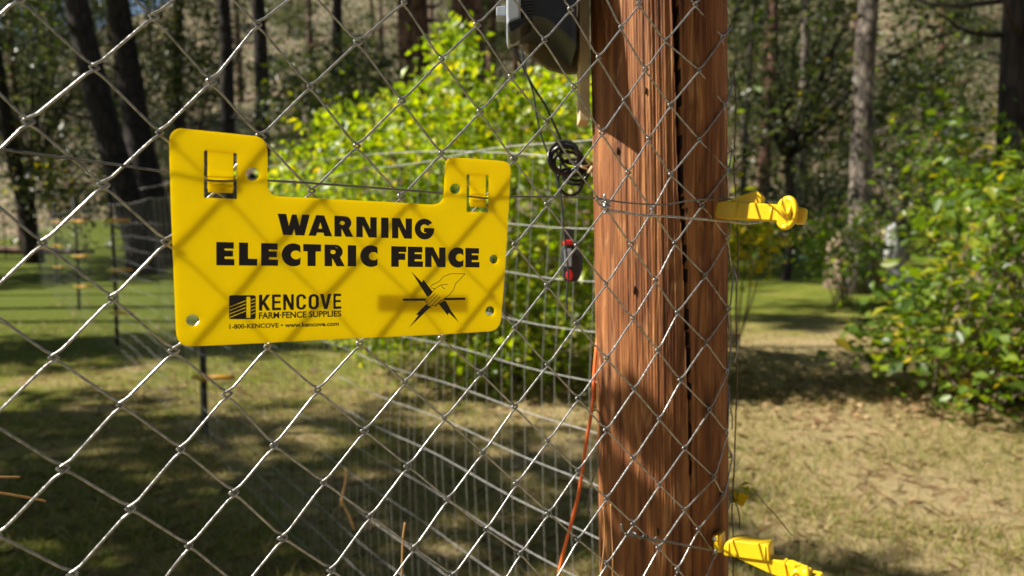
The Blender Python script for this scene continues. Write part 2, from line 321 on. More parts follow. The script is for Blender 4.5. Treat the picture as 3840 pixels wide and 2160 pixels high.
# faces deep inside the split get a much darker wood colour than the shaft
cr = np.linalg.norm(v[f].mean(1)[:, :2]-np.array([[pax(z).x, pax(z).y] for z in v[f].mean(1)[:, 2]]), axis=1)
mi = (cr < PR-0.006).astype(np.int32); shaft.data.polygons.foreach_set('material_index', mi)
def psurf(x, y, out=0.0):
    """point on the post's surface seen at photo x, y"""
    r = (W(x, y, 1)-CAM); a = r.x*r.x+r.y*r.y
    z = CAMH-(y-838)/FPX*0.82; c = pax(z); b = -2*(r.x*c.x+r.y*c.y); cc = c.x**2+c.y**2-(PR+out)**2
    D = b*b-4*a*cc
    t = (-b-math.sqrt(max(D, 0)))/(2*a); return CAM+r*t
def pnorm(p): c = pax(p.z); return Vector((p.x-c.x, p.y-c.y, 0)).normalized()
for x, y, s in ((2422, 340, 7), (2316, 565, 8), (2379, 1088, 9), (2467, 1995, 9), (2574, 790, 7)):
    mb = MB(); p = psurf(x, y); nrm = pnorm(p); t = nrm.cross(Vector((0, 0, 1))); s *= 0.29/1000
    mb.prism([(math.cos(q)*s*0.55*(1+.2*math.sin(3*q)), math.sin(q)*s*1.9) for q in np.linspace(0, 6.28, 13)[:-1]], lambda a, b, o: p+t*a+Vector((0, 0, b))+nrm*o, 0.0008, -0.004)
    mb.obj('knot_hole', M['darkwood'], post)

# ------------------------------------------------------------------ chain link fence
K = {0:[(3,107,455),(5,160,911),(7,201,1341),(9,236,1756),(11,271,2153)],
1:[(2,354,253),(4,388,693),(6,422,1117),(8,452,1517),(10,489,1907)],
2:[(1,576,62),(3,599,497),(5,624,906),(7,651,1316),(9,678,1683),(11,708,2046)],
3:[(2,793,306),(4,812,708),(6,834,1106),(8,852,1477),(10,877,1847)],
4:[(1,967,90),(3,977,511),(5,990,912),(7,1002,1300),(9,1027,1669),(11,1059,2016)],
5:[(2,1164,325),(4,1169,715),(6,1180,1095),(8,1190,1462),(10,1213,1808),(12,1241,2136)],
6:[(1,1343,157),(3,1338,547),(5,1343,922),(7,1349,1288),(9,1367,1614),(11,1387,1934)],
7:[(0,1516,8),(2,1507,378),(4,1505,735),(6,1512,1088),(8,1519,1432),(10,1529,1746),(12,1551,2054)],
8:[(1,1656,221),(3,1656,574),(5,1655,925),(7,1655,1267),(9,1666,1567),(11,1678,1870),(13,1698,2156)],
9:[(0,1790,92),(2,1801,417),(4,1808,750),(6,1806,1078),(8,1804,1398),(10,1810,1696),(12,1822,1984)],
10:[(1,1917,286),(3,1927,596),(5,1930,916),(7,1930,1227),(9,1930,1524),(11,1937,1810),(13,1950,2074)],
11:[(0,2042,149),(2,2050,457),(4,2053,765),(6,2053,1068),(8,2053,1366),(10,2054,1651),(12,2057,1922)],
12:[(-1,2140,35),(1,2153,325),(3,2161,629),(5,2163,919),(7,2163,1212),(9,2168,1492),(11,2166,1763),(13,2166,2021)],
13:[(0,2245,214),(2,2258,497),(4,2272,775),(6,2273,1063),(8,2275,1341),(10,2273,1611),(12,2274,1867),(14,2274,2111)],
14:[(-1,2330,102),(1,2341,375),(3,2355,646),(5,2367,916),(7,2373,1192),(9,2377,1457),(11,2375,1716),(13,2375,1962)],
15:[(-2,2397,15),(0,2421,258),(2,2432,519),(4,2446,785),(6,2459,1050),(8,2467,1311),(10,2472,1569),(12,2472,1815),(14,2469,2051)],
16:[(-1,2496,152),(1,2514,393),(3,2516,653),(5,2529,911),(7,2539,1170),(9,2551,1423),(11,2566,1679),(13,2566,1910),(15,2539,2131)],
17:[(-2,2608,17),(0,2623,261),(2,2623,522),(4,2633,767),(6,2645,1031),(8,2648,1281),(10,2660,1534),(12,2678,1788),(14,2618,1982)],
18:[(-1,2710,137),(1,2719,393),(3,2730,636),(5,2730,891),(7,2734,1157),(9,2727,1393),(11,2725,1619),(13,2713,1857),(15,2680,2074)]}
Q = {}
UW = (RX*FU.x-UP*FU.y+FW*FU.z); VW = (RX*FV.x-UP*FV.y+FW*FV.z)
RLO, RHI = -20, 40
rnd = random.Random(3)
for c in K:
    for r, x, y in K[c]: Q[(c, r)] = fp(x, y)
def knot(c, r):
    if (c, r) in Q: return Q[(c, r)]
    jit = Vector((rnd.gauss(0, .0006), 0, rnd.gauss(0, .0006)))
    if 0 <= c <= 18:                                  # carry on the measured column above and below the photo
        rs = sorted(k[1] for k in list(Q) if k[0] == c and k in MEAS); lo, hi = rs[0], rs[-1]
        e = lo if r < lo else hi
        p = Q[(c, e)]+VW*(r-e)+jit
    elif c < 0:
        p = knot(0, r if r % 2 else r+1) if False else ccam(F0)+UW*c+VW*r+jit
        p += (Q[(0, 7)]-(ccam(F0)+VW*7))
    else:                                             # past column 18 the mesh turns back round the post
        a = knot(17, r if (r % 2) == 0 else r-1); b = knot(17, r if (r % 2) == 0 else r+1); base = (a+b)/2
        z = base.z; k = c-18; x0 = Q[(18, 5)]; ctr = pax(z)
        a0 = math.atan2(x0.y-ctr.y, x0.x-ctr.x)
        rad = PR+0.008; an = -0.35+0.45*k
        p = Vector((ctr.x+rad*math.cos(an), ctr.y+rad*math.sin(an), z))+jit*3
    Q[(c, r)] = p; return p
MEAS = set(Q)
def par(c): return 1 if c % 2 == 0 else 0             # even columns hold odd rows
fence = empty('chain_link_fence', (Q[(10, 7)].x, Q[(10, 7)].y, 0), 'silver galvanised chain link fence mesh across the whole foreground', 'fence')
WR = 0.00092
mb = MB()
for wcol in range(-20, 20):
    pts = []
    lc, rc = wcol, wcol+1
    rr = [r for r in range(RLO, RHI) if True]
    for r in range(RHI, RLO, -1):
        left = (r % 2) == par(lc)
        c = lc if left else rc
        if c > 20: continue
        p = knot(c, r)
        nx = knot(rc if left else lc, r-1); pv = knot(rc if left else lc, r+1)
        side = -1 if left else 1
        u = UW.normalized(); vv = VW.normalized(); k = 1+0.25*math.sin(c*5.1+r*2.3)
        nd = -NW                                      # towards the camera
        if c > 18: ctr = pax(p.z); nd = (p-ctr); nd.z = 0; nd.normalize(); u = Vector((-nd.y, nd.x, 0))
        dpth = 0.0015
        # going up: left bend arrives at the back and leaves in front, right bend the reverse
        fin, fout = (-1, 1) if left else (1, -1)
        din = (pv-p).normalized(); dout = (nx-p).normalized()
        pts += [p+din*0.0105+nd*dpth*fin, p+din*0.0066+nd*dpth*fin*1.05+u*side*0.0002, p+din*0.0034+nd*dpth*fin*0.85+u*side*0.0015*k,
                p+u*side*0.0027*k, p+dout*0.0034+nd*dpth*fout*0.85+u*side*0.0015*k, p+dout*0.0066+nd*dpth*fout*1.05+u*side*0.0002, p+dout*0.0105+nd*dpth*fout]
    # gentle sag of long runs is left to the measured knots; smooth the bends
    sp = []
    for i in range(0, len(pts), 7): sp += spline(pts[i:i+7], 3)
    mb.tube(sp, WR, 7 if wcol > -8 else 5)
mb.obj('wire_mesh', M['galv'], fence)
# cut wire ends poking out beside the post edge
for a, b in (((2745, 560), (2762, 612)), ((2752, 1008), (2766, 1085)), ((2768, 1255), (2755, 1360)), ((2740, 1530), (2746, 1610))):
    mb = MB(); p, q = fp(*a, -0.01), fp(*b, -0.01); mb.tube(spline([p, (p+q)/2+Vector((.001, 0, 0)), q], 4), WR*.9, 6); mb.obj('wire_end', M['galv'], fence)

# ------------------------------------------------------------------ top wire threaded through the sign
mb = MB(); path = [(-900, 430), (-300, 520), (0, 560), (219, 589), (462, 621), (640, 649), (775, 676), (888, 679), (1003, 677), (1350, 700), (1663, 725), (1748, 735), (1826, 743), (1909, 738), (2000, 738), (2218, 742)]
pp = [fp(x, y, 0.0042) for x, y in path]
pp += [fp(2347, 760, 0.004), fp(2491, 767, 0.004), fp(2591, 752, 0.004), fp(2690, 748, 0.006), fp(2755, 747, 0.008), fp(2830, 760, 0.010), fp(2868, 752, 0.010), fp(2925, 758, 0.006), fp(2975, 762, 0.004)]
mb.tube(spline(pp, 6), [0.00085]*(6*(len(pp)-1)+1), 6)
tag(mb.obj('line_wire', M['wire']), 'thin grey wire running level through the yellow sign to the upper yellow insulator', 'wire')

# ------------------------------------------------------------------ tie wires round the post and to the insulators
def tie(name, path, r, label, curls=(), m='galv'):
    mb = MB(); mb.tube(spline(path, 8), r, 8)
    for c in curls: mb.tube(spline(c, 6), r*0.9, 7)
    return tag(mb.obj(name, M[m]), label, 'wire', 'tie wires on the post')
a = [fp(x, y, o) for x, y, o in ((2262, 745, -.002), (2268, 772, .006), (2290, 790, .008), (2330, 795, .007), (2400, 806, .006), (2500, 812, .006), (2620, 822, .007), (2740, 832, .009), (2800, 838, .009), (2850, 832, .009), (2872, 818, .010), (2882, 785, .011), (2905, 762, .009))]
helix = [fp(2278+10*math.cos(t)-(t*0.3), 775+t*3.2-24, 0.005+0.004*math.sin(t)) for t in np.linspace(0, 15, 50)]
curl2 = [fp(x, y, .01) for x, y in ((2798, 818), (2830, 824), (2860, 822), (2872, 810))]
loose = [fp(x, y, .006) for x, y in ((2235, 745), (2250, 768), (2272, 775), (2266, 728))]
tie('tie_wire', a, 0.00125, 'upper thick grey tie wire stretched from the post knot to the yellow insulator above', (helix, curl2, loose))
a = [fp(x, y, o) for x, y, o in ((2330, 1965, .006), (2338, 1995, .007), (2370, 2008, .008), (2430, 2020, .007), (2520, 2035, .006), (2620, 2055, .007), (2720, 2072, .009), (2800, 2082, .010), (2880, 2084, .010), (2945, 2086, .010), (2955, 2110, .009), (2950, 2150, .006))]
helix = [fp(2345+t*9, 2000+9*math.sin(t*1.3)+t*1.8, 0.006+0.004*math.cos(t*1.3)) for t in np.linspace(0, 13, 50)]
tie('tie_wire', a, 0.00115, 'lower twisted dark grey tie wire ending at the bottom yellow insulator', (helix,), 'wire')

def ellip(cx, cy, rx, ry, n=24, tilt=0):
    return [(cx+rx*math.cos(q)*math.cos(tilt)-ry*math.sin(q)*math.sin(tilt), cy+rx*math.cos(q)*math.sin(tilt)+ry*math.sin(q)*math.cos(tilt)) for q in np.linspace(0, 2*math.pi, n+1)[:-1]]
# ------------------------------------------------------------------ warning sign
SF = 0.0066                                            # front face distance from the fence plane
def sp_(x, y, o=0.0): return fp(x, y, SF+o)
sign = empty('warning_sign', sp_(1270, 1290), 'yellow plastic warning sign reading WARNING ELECTRIC FENCE clipped on the wire', 'warning sign')
def arc(cx, cy, rx, ry, a0, a1, n=10): return [(cx+rx*math.cos(math.radians(a0+(a1-a0)*i/n)), cy+ry*math.sin(math.radians(a0+(a1-a0)*i/n))) for i in range(n+1)]
def bez(a, b, c, n=7): return [((1-t)**2*a[0]+2*t*(1-t)*b[0]+t*t*c[0], (1-t)**2*a[1]+2*t*(1-t)*b[1]+t*t*c[1]) for t in [i/n for i in range(n+1)]]
outline = (bez((634, 545), (631, 484), (678, 481)) + bez((950, 509), (1002, 513), (1004, 575)) + bez((1003, 688), (1004, 733), (1045, 736)) + [(1270, 748), (1450, 757)]
           + bez((1615, 767), (1662, 768), (1664, 722)) + bez((1668, 622), (1670, 588), (1706, 590)) + bez((1880, 603), (1916, 606), (1915, 640)) + [(1910, 740), (1903, 860), (1893, 1030)]
           + bez((1880, 1190), (1876, 1238), (1836, 1243)) + [(1663, 1254), (1450, 1264), (1250, 1272), (1013, 1285), (840, 1294)] + bez((715, 1299), (664, 1300), (660, 1245)) + [(652, 1060), (644, 860), (638, 700)])
holes = [arc(947, 653, 25, 25, 0, 330, 11), arc(722, 1201, 25, 22, 0, 330, 11), arc(1706, 708, 19, 20, 0, 330, 11), arc(1851, 972, 15, 17, 0, 330, 11), arc(1837, 1166, 16, 18, 0, 330, 11),
         [(765, 741), (765, 568), (771, 562), (777, 566.5), (876, 574.5), (882, 573), (888, 579), (888, 746)],
         [(1750, 794), (1750, 658), (1754, 652), (1759, 655), (1822, 658.5), (1827, 655), (1831, 661), (1831, 796)]]
def sheet(outs, hol, fn, t0, t1):
    """flat plate with holes and real thickness"""
    loops = [outs]+hol; mb = MB(); flat = [p for l in loops for p in l]
    tri = tessellate_polygon([[Vector((a, b, 0)) for a, b in l] for l in loops]); n = len(flat)
    fs = [tuple(t) for t in tri]+[tuple(i+n for i in t)[::-1] for t in tri]; k = 0
    for l in loops:
        m_ = len(l); fs += [(k+i, k+(i+1) % m_, k+(i+1) % m_+n, k+i+n) for i in range(m_)]; k += m_
    mb.add([fn(a, b, t0) for a, b in flat]+[fn(a, b, t1) for a, b in flat], fs); return mb
panel = sheet(outline, holes, lambda a, b, t: sp_(a, b, t), 0.0, -0.0021).obj('panel', M['sign'], sign, smooth=False)
bv = panel.modifiers.new('bevel', 'BEVEL'); bv.width = 0.0005; bv.segments = 3; bv.limit_method = 'ANGLE'; bv.angle_limit = 0.9
# spring tongues inside the tabs, pressed behind the wire, with two ridges
def tongue(x0, x1, y0, y1, yb0, yb1):
    prof = [(0, 0, 0.0), (0.45, -0.0004, 0), (0.60, -0.0012, 0), (0.63, -0.0006, 0), (0.67, -0.0030, 0), (0.74, -0.0034, 0), (0.79, -0.0032, 0), (0.82, -0.0010, 0), (0.87, -0.0022, 0), (1.0, -0.0012, 0)]
    mb = MB(); n = len(prof); vs = []
    for th in (0.0, -0.0019):
        for u in (0, 1):
            for q, o, _ in prof:
                x = x0+(x1-x0)*u; yt = y0+(y1-y0)*u; yb = yb0+(yb1-yb0)*u; ins = 3*(q > 0.97)*(1 if u == 0 else -1)
                vs.append(sp_(x+ins, yt+(yb-yt)*q, o+th))
    fs = []
    for i in range(n-1):
        fs += [(i, i+1, n+i+1, n+i), (2*n+i, 3*n+i, 3*n+i+1, 2*n+i+1), (i, 2*n+i, 2*n+i+1, i+1), (n+i, n+i+1, 3*n+i+1, 3*n+i)]
    fs += [(n-1, 3*n-1, 4*n-1, 2*n-1), (0, n, 3*n, 2*n)]
    mb.add(vs, fs); return mb.obj('clip_tongue', M['sign'], sign, smooth=False)
tongue(777.3, 875.7, 566, 574, 721.5, 724); tongue(1759.3, 1821.7, 655, 658, 775, 777)
# ---- lettering
def circ(cx, cy, rx, ry, a0, a1, n=14): return arc(cx, cy, rx, ry, a0, a1, n)
def glyph(ch, h=True):
    """outline, holes in the unit box; h is the heavy alphabet, else the condensed one"""
    s = 0.46 if h else 0.30; t = 0.28 if h else 0.165
    if ch == 'E': return [(0,0),(0,1),(.97,1),(.97,1-t),(s,1-t),(s,.5+t/2),(.93,.5+t/2),(.93,.5-t/2+.02),(s,.5-t/2+.02),(s,t),(1,t),(1,0)], []
    if ch == 'F': return [(0,0),(0,1),(1,1),(1,1-t),(s+.04,1-t),(s+.04,.5+t/2+.02),(.93,.5+t/2+.02),(.93,.5-t/2-.02),(s+.04,.5-t/2-.02),(s+.04,0)], []
    if ch == 'L': return [(0,0),(0,1),(.5,1),(.5,.3),(1,.3),(1,0)], []
    if ch == 'T': return [(.24,0),(.24,.67),(0,.67),(0,1),(1,1),(1,.67),(.70,.67),(.70,0)], []
    if ch == 'I': return [(0,0),(0,1),(1,1),(1,0)], []
    if ch == 'C':
        if h: return circ(.62,.5,.62,.52,53,307,22)+circ(.76,.5,.27,.2,-25,-335,12)[::1], []
        return [(.97,.70),(.97,.78)]+circ(.5,.72,.48,.28,20,180,10)+circ(.5,.28,.48,.28,180,340,10)+[(.97,.26),(.97,.33),(.66,.33)]+circ(.5,.29,.19,.15,0,-180,8)+circ(.5,.71,.19,.15,180,0,8)+[(.69,.67)], []
    if ch == 'G': return circ(.5,.5,.5,.52,38,345,24)+[(1,.56),(.47,.56),(.47,.34),(.62,.34)]+circ(.5,.52,.2,.22,-55,-318,12), []
    if ch == 'N':
        if h: return [(0,0),(0,1),(.40,1),(.68,.42),(.68,1),(1,1),(1,0),(.61,0),(.32,.58),(.32,0)], []
        return [(0,0),(0,1),(.32,1),(.74,.40),(.74,1),(1,1),(1,0),(.70,0),(.26,.62),(.26,0)], []
    if ch == 'W': return [(.17,0),(0,1),(.27,1),(.35,.44),(.445,.99),(.59,.99),(.68,.44),(.76,1),(1,1),(.83,0),(.55,0),(.515,.3),(.45,0)], []
    if ch == 'A': return [(0,0),(.32,1),(.66,1),(1,0),(.67,0),(.63,.16),(.36,.16),(.31,0)], [[(.42,.36),(.5,.66),(.575,.36)]]
    if ch == 'R': return [(0,0),(0,1),(.5,1)]+circ(.55,.68,.35,.32,90,-52,12)+[(1,0),(.60,0),(.38,.38),(.38,0)], [circ(.42,.66,.13,.10,0,330,9)]
    if ch == 'K': return [(0,0),(0,1),(.30,1),(.30,.60),(.66,1),(1,1),(.54,.54),(1,0),(.66,0),(.36,.38),(.30,.31),(.30,0)], []
    if ch == 'O': return circ(.5,.72,.5,.28,0,180,10)+circ(.5,.28,.5,.28,180,360,10), [circ(.5,.70,.20,.14,0,180,8)+circ(.5,.30,.20,.14,180,360,8)]
    if ch == 'V': return [(0,1),(.31,1),(.5,.32),(.69,1),(1,1),(.65,0),(.35,0)], []
def word(name, letters, top, bot, h=True):
    """letters: (char, x left, x right) in photo pixels; top and bot give the line heights at x"""
    vs = []; fs = []
    for ch, x0, x1 in letters:
        o, hl = glyph(ch, h); loops = [o]+hl; flat = [p for l in loops for p in l]; n = len(vs)
        for a, b in flat:
            x = x0+(x1-x0)*a; yb, yt = bot(x), top(x); vs.append(sp_(x, yb+(yt-yb)*b, 0.00012))
        fs += [tuple(i+n for i in t) for t in tessellate_polygon([[Vector((a, b, 0)) for a, b in l] for l in loops])]
    mb = MB(); mb.add(vs, fs); return mb.obj(name, M['ink'], sign, smooth=False)
lin = lambda x0, y0, x1, y1: (lambda x: y0+(y1-y0)*(x-x0)/(x1-x0))
word('heading_lettering', [('W',1041,1162),('A',1157,1246),('R',1254,1325),('N',1336,1413),('I',1429,1457),('N',1470,1545),('G',1555,1629)], lin(1041,801,1628,823), lin(1064,881,1600,897))
word('heading_lettering', [('E',811,879),('L',896,965),('E',979,1043),('C',1056,1127),('T',1137,1204),('R',1217,1293),('I',1304,1336),('C',1351,1416),('F',1467,1524),('E',1529,1586),('N',1594,1671),('C',1681,1738),('E',1745,1798)], lin(811,907,1797,931), lin(811,995,1797,1003))
word('maker_lettering', [('K',971,1014),('E',1020,1054),('N',1062,1102),('C',1110,1149),('O',1157,1196),('V',1200,1243),('E',1250,1280)], lin(972,1105,1280,1101), lin(972,1165,1280,1158), False)
def small(name, text, x0, x1, top, bot, caps_h):
    cu = bpy.data.curves.new(name, 'FONT'); cu.body = text; cu.size = 1.0; cu.offset = 0.03; cu.resolution_u = 3
    o = bpy.data.objects.new(name, cu); COL.objects.link(o); dg = bpy.context.evaluated_depsgraph_get(); dg.update()
    me = o.evaluated_get(dg).to_mesh(); vs = [v.co.copy() for v in me.vertices]; fs = [tuple(p.vertices) for p in me.polygons]
    bpy.data.objects.remove(o); bpy.data.curves.remove(cu)
    a = min(v.x for v in vs); b = max(v.x for v in vs); ch = 0.72
    out = []
    for v in vs:
        x = x0+(x1-x0)*(v.x-a)/(b-a); out.append(sp_(x, bot(x)+(top(x)-bot(x))*v.y/ch, 0.00012))
    mb = MB(); mb.add(out, fs); return mb.obj(name, M['ink'], sign, smooth=False)
small('trade_lettering', 'FARM\u00b7FENCE SUPPLIES', 971, 1280, lin(971, 1171, 1280, 1164), lin(971, 1195, 1280, 1186), 20)
small('phone_lettering', '1-800-KENCOVE \u2022 www.kencove.com', 860, 1271, lin(860, 1216, 1271, 1205), lin(860, 1233, 1271, 1221), 14)
# ---- maker's emblem: dark square with a pale post and five wires left open
def rr(x0, y0, x1, y1, r): return arc(x1-r, y0+r, r, r, -90, 0, 4)+arc(x1-r, y1-r, r, r, 0, 90, 4)+arc(x0+r, y1-r, r, r, 90, 180, 4)+arc(x0+r, y0+r, r, r, 180, 270, 4)
sq = rr(859, 1107, 959, 1197, 7)
def flatpoly(mb, loops, off=0.00012):
    flat = [p for l in loops for p in l]; mb.add([sp_(a, b, off) for a, b in flat], [tuple(t) for t in tessellate_polygon([[Vector((a, b, 0)) for a, b in l] for l in loops])])
cuts = [[(924, 1192), (924, 1116), (927, 1113), (935, 1113), (939, 1116), (939, 1192)]]
for k in range(5):
    y = 1150+k*13; x1 = 922; y1 = y-24
    if k < 4: cuts.append([(861, y), (921.5, y1), (921.5, y1+3), (861, y+3)])
    if k < 5: cuts.append([(941, 1125+k*13), (956.5, 1119+k*13), (956.5, 1121.6+k*13), (941, 1127.6+k*13)])
mb = MB(); flatpoly(mb, [sq]+cuts); mb.obj('emblem', M['ink'], sign, smooth=False)
# ---- hand and lightning symbol; z() reads the enlarged crop
def z(x, y): return (1250+x/3.149, 860+y/3.149)
mb = MB()
for pl in ([(918,495),(1048,628),(1062,592),(1174,738),(1150,770),(1108,796)], [(890,1167),(1008,1010),(974,1008),(1098,882),(1120,900),(1168,920),(1132,932)],
           [(1243,880),(1300,843),(1330,848),(1392,965),(1486,1102),(1364,985),(1352,1016)], [(820,818),(1096,815),(1080,843),(820,845)], [(1316,810),(1558,807),(1558,833),(1290,838)]):
    flatpoly(mb, [[z(*p) for p in pl]])
def stroke(pts, w_=2.2):
    P = [z(*p) for p in pts]
    for a, b in zip(P, P[1:]):
        dx, dy = b[0]-a[0], b[1]-a[1]; l = math.hypot(dx, dy) or 1; nx, ny = -dy/l*w_/2, dx/l*w_/2
        mb.add([sp_(a[0]+nx, a[1]+ny, .00012), sp_(b[0]+nx, b[1]+ny, .00012), sp_(b[0]-nx, b[1]-ny, .00012), sp_(a[0]-nx, a[1]-ny, .00012)], [(0, 1, 2, 3)])
stroke([(1140,682),(1160,660),(1250,615),(1300,558),(1390,523),(1557,525),(1445,640),(1420,710),(1380,765),(1270,850)])
stroke([(1270,850),(1205,908),(1190,895)]); stroke([(1150,690),(1200,702),(1275,655),(1350,648)]); stroke([(1278,660),(1290,690),(1320,702)]); stroke([(1200,702),(1150,765),(1085,845),(1090,862),(1105,850),(1205,755)])
stroke([(1105,850),(1110,885),(1125,885),(1235,770)]); stroke([(1140,890),(1150,905),(1165,895),(1260,795)]); stroke([(1168,900),(1195,905),(1275,830)])
mb.obj('hand_and_bolt_symbol', M['ink'], sign, smooth=False)
# ---- paper sticker on the back that shows through as a soft darker patch
m, nt, b = mat('sticker_paper'); b.inputs["Base Color"].default_value = (0.5, 0.45, 0.35, 1); out = nt.nodes["Material Output"]; t = N(nt, "ShaderNodeBsdfTranslucent"); t.inputs[0].default_value = (0.85, 0.8, 0.7, 1)
mx = N(nt, "ShaderNodeMixShader"); mx.inputs[0].default_value = 0.6; nt.links.new(b.outputs[0], mx.inputs[1]); nt.links.new(t.outputs[0], mx.inputs[2]); nt.links.new(mx.outputs[0], out.inputs[0]); M['paper'] = m
mb = MB()
def backbox(mb, x0, y0, x1, y1, o):
    mb.prism([(x0, y0), (x1, y0+3), (x1, y1+3), (x0, y1)], lambda a, b_, t: sp_(a, b_, t), -0.0022-o, -0.0024-o)
backbox(mb, 1412, 1104, 1748, 1166, 0); st = mb.obj('back_sticker', M['paper'], sign, smooth=False)
mb = MB()
for x0, x1 in ((1420, 1428), (1436, 1440), (1448, 1460), (1468, 1472), (1480, 1488)): backbox(mb, x0, 1112, x1, 1158, 0.0003)
mb.obj('sticker_print', M['ink'], st, smooth=False)
mb = MB(); backbox(mb, 1710, 1112, 1744, 1158, 0.0003); mb.obj('sticker_block', M['ink'], st, smooth=False)
# rubbed patches where the print has flaked
mb = MB()
for x, y, w_, h_ in ((1296, 812, 26, 3.2), (1275, 838, 9, 5), (1262, 929, 12, 3.6), (1240, 936, 5, 3)): flatpoly(mb, [ellip(x, y, w_/2, h_/2, 10, .15)], .0003)
mb.obj('print_scratch', M['insul'], sign, smooth=False)

# ------------------------------------------------------------------ yellow insulators on the post
def insulator(name, label, Z, build):
    e = empty(name, W(*build['at'], Z), label, 'insulator', 'yellow insulators on the post')
    for nm, pl, t0, t1, bv in build['prisms']:
        mb = MB(); mb.prism(pl, lambda a, b, t: W(a, b, Z)+FW*t, t0, t1); mb.obj(nm, M['insul'], e, bevel=bv)
    return e
def ellip(cx, cy, rx, ry, n=24, tilt=0): 
    return [(cx+rx*math.cos(q)*math.cos(tilt)-ry*math.sin(q)*math.sin(tilt), cy+rx*math.cos(q)*math.sin(tilt)+ry*math.sin(q)*math.cos(tilt)) for q in np.linspace(0, 2*math.pi, n+1)[:-1]]
up = insulator('fence_insulator', 'upper yellow plastic insulator with a round ring jutting right from the post', 0.835, dict(at=(2660, 790), prisms=[
    ('flange', bez((2646, 768), (2646, 753), (2660, 753), 4)+bez((2668, 753), (2681, 753), (2681, 768), 4)+[(2681, 834), (2646, 836)], -0.013, 0.013, 0.0015),
    ('arm', bez((2672, 800), (2672, 764), (2700, 760), 5)+[(2736, 753), (2800, 757), (2950, 760), (2994, 764), (2994, 821), (2930, 818), (2672, 818)], -0.011, 0.011, 0.0015),
    ('wing', [(2744, 754), (2749, 745), (2838, 712), (2846, 715), (2862, 730), (2862, 757), (2800, 762)], -0.008, 0.010, 0.001),
    ('end_block', [(2990, 768), (3000, 764), (3022, 767), (3023, 800), (3016, 822), (2985, 823)], -0.007, 0.009, 0.0015)]))
Z = 0.835
mb = MB(); ring = [W(2961+33*math.cos(q), 788+50*math.sin(q), Z)+FW*(-0.004*math.cos(q)-0.010) for q in np.linspace(0, 2*math.pi, 33)]
mb.tube(ring, 0.0033, 10, False); mb.obj('ring', M['insul'], up)
mb = MB(); mb.prism(ellip(2960, 790, 36, 53, 28), lambda a, b_, t: W(a, b_, Z)+FW*t, -0.012, -0.007); mb.obj('disc', M['insul'], up, bevel=0.001)
mb = MB(); mb.tube([W(2972, 764, Z)-FW*0.014, W(2974, 785, Z)-FW*0.017, W(2976, 810, Z)-FW*0.015], [0.0022, 0.003, 0.0024], 10); mb.obj('hook', M['insul'], up)
lo = insulator('fence_insulator', 'lower yellow plastic insulator beside the bottom tie wire of the post', 0.84, dict(at=(2700, 2050), prisms=[
    ('flange', [(2686, 2001), (2713, 1999), (2713, 2064), (2686, 2062)], -0.010, 0.012, 0.0015),
    ('arm', bez((2724, 2055), (2727, 2014), (2765, 2013), 5)+[(2890, 2018), (2897, 2024), (2893, 2078), (2724, 2072)], -0.011, 0.011, 0.002),
    ('wing', [(2770, 2080), (2896, 2070), (2945, 2082), (2950, 2140), (2883, 2122)], -0.008, 0.010, 0.001),
    ('end_block', [(3022, 2112), (3062, 2118), (3067, 2130), (3060, 2170), (3018, 2175)], -0.008, 0.010, 0.0015)]))
Z = 0.84
mb = MB(); mb.prism([(2940, 2085), (2960, 2082), (3028, 2105), (3030, 2170), (2950, 2165)], lambda a, b_, t: W(a, b_, Z)+FW*t, -0.006, 0.008); mb.obj('neck', M['insul'], lo, bevel=0.0015)
mb = MB(); mb.tube([W(2990+24*math.cos(q), 2135+34*math.sin(q), Z)+FW*(-0.012) for q in np.linspace(0, 2*math.pi, 30)], 0.0032, 10, False); mb.obj('ring', M['insul'], lo)
mb = MB(); mb.tube([W(3012, 2086, Z)-FW*0.008, W(3020, 2110, Z)-FW*0.012, W(3018, 2150, Z)-FW*0.010], [0.004, 0.005, 0.004], 10); mb.obj('hook', M['insul'], lo)

for e, Zi, nails, ribs in ((up, .835, ((2663, 766), (2663, 822)), ((2700, 766, 813), (2780, 764, 814), (2905, 766, 814))), (lo, .84, ((2699, 2010), (2699, 2055)), ((2745, 2022, 2068), (2880, 2026, 2072)))):
    for x, y in nails:
        mb = MB(); mb.tube([W(x, y, Zi)-FW*.012, W(x, y, Zi)-FW*.0150, W(x, y, Zi)-FW*.0155], [.0016, .0026, .0012], 10); mb.obj('nail_head', M['galv'], e)
    for x, y0, y1 in ribs:
        mb = MB(); mb.tube([W(x, y0, Zi)-FW*.0112, W(x, y1, Zi)-FW*.0112], .0011, 8); mb.obj('rib', M['insul'], e)
# both insulators stand out from the post towards its front right: turn them about their nailed end
for e, ty, sx_ in ((up, .055, .95), (lo, -.15, .97)):
    e.rotation_euler = (0, ty, math.radians(-32)); e.scale = (sx_, 1, 1)
# ------------------------------------------------------------------ energizer, lath and cables beside the post
Z = 0.835
en = empty('fence_energizer', W(2080, 120, Z), 'dark grey electric fence energizer box with a silver ribbed side left of the post top', 'energizer')
mb = MB(); mb.prism([(1904, -420), (2164, -420), (2164, 172), (2092, 106), (2043, 74), (1998, 66), (1953, 72), (1908, 92)], lambda a, b_, t: W(a, b_, Z+(-0.035))+FW*(t-(-0.035)), -0.035, 0.05); mb.obj('housing', M['greyplastic'], en, bevel=0.003)
mb = MB(); mb.prism([(1898, -400), (1955, -400), (1953, 70), (1925, 78), (1903, 94), (1898, 60)], lambda a, b_, t: W(a, b_, Z+(-0.041))+FW*(t-(-0.041)), -0.041, 0.045); mb.obj('side_cover', M['lightgrey'], en, bevel=0.003)
mb = MB()
for k in range(30): mb.tube([W(1957, 62-k*11.5, Z-.037), W(1998, 57-k*11.5, Z-.037)], 0.0011, 8)
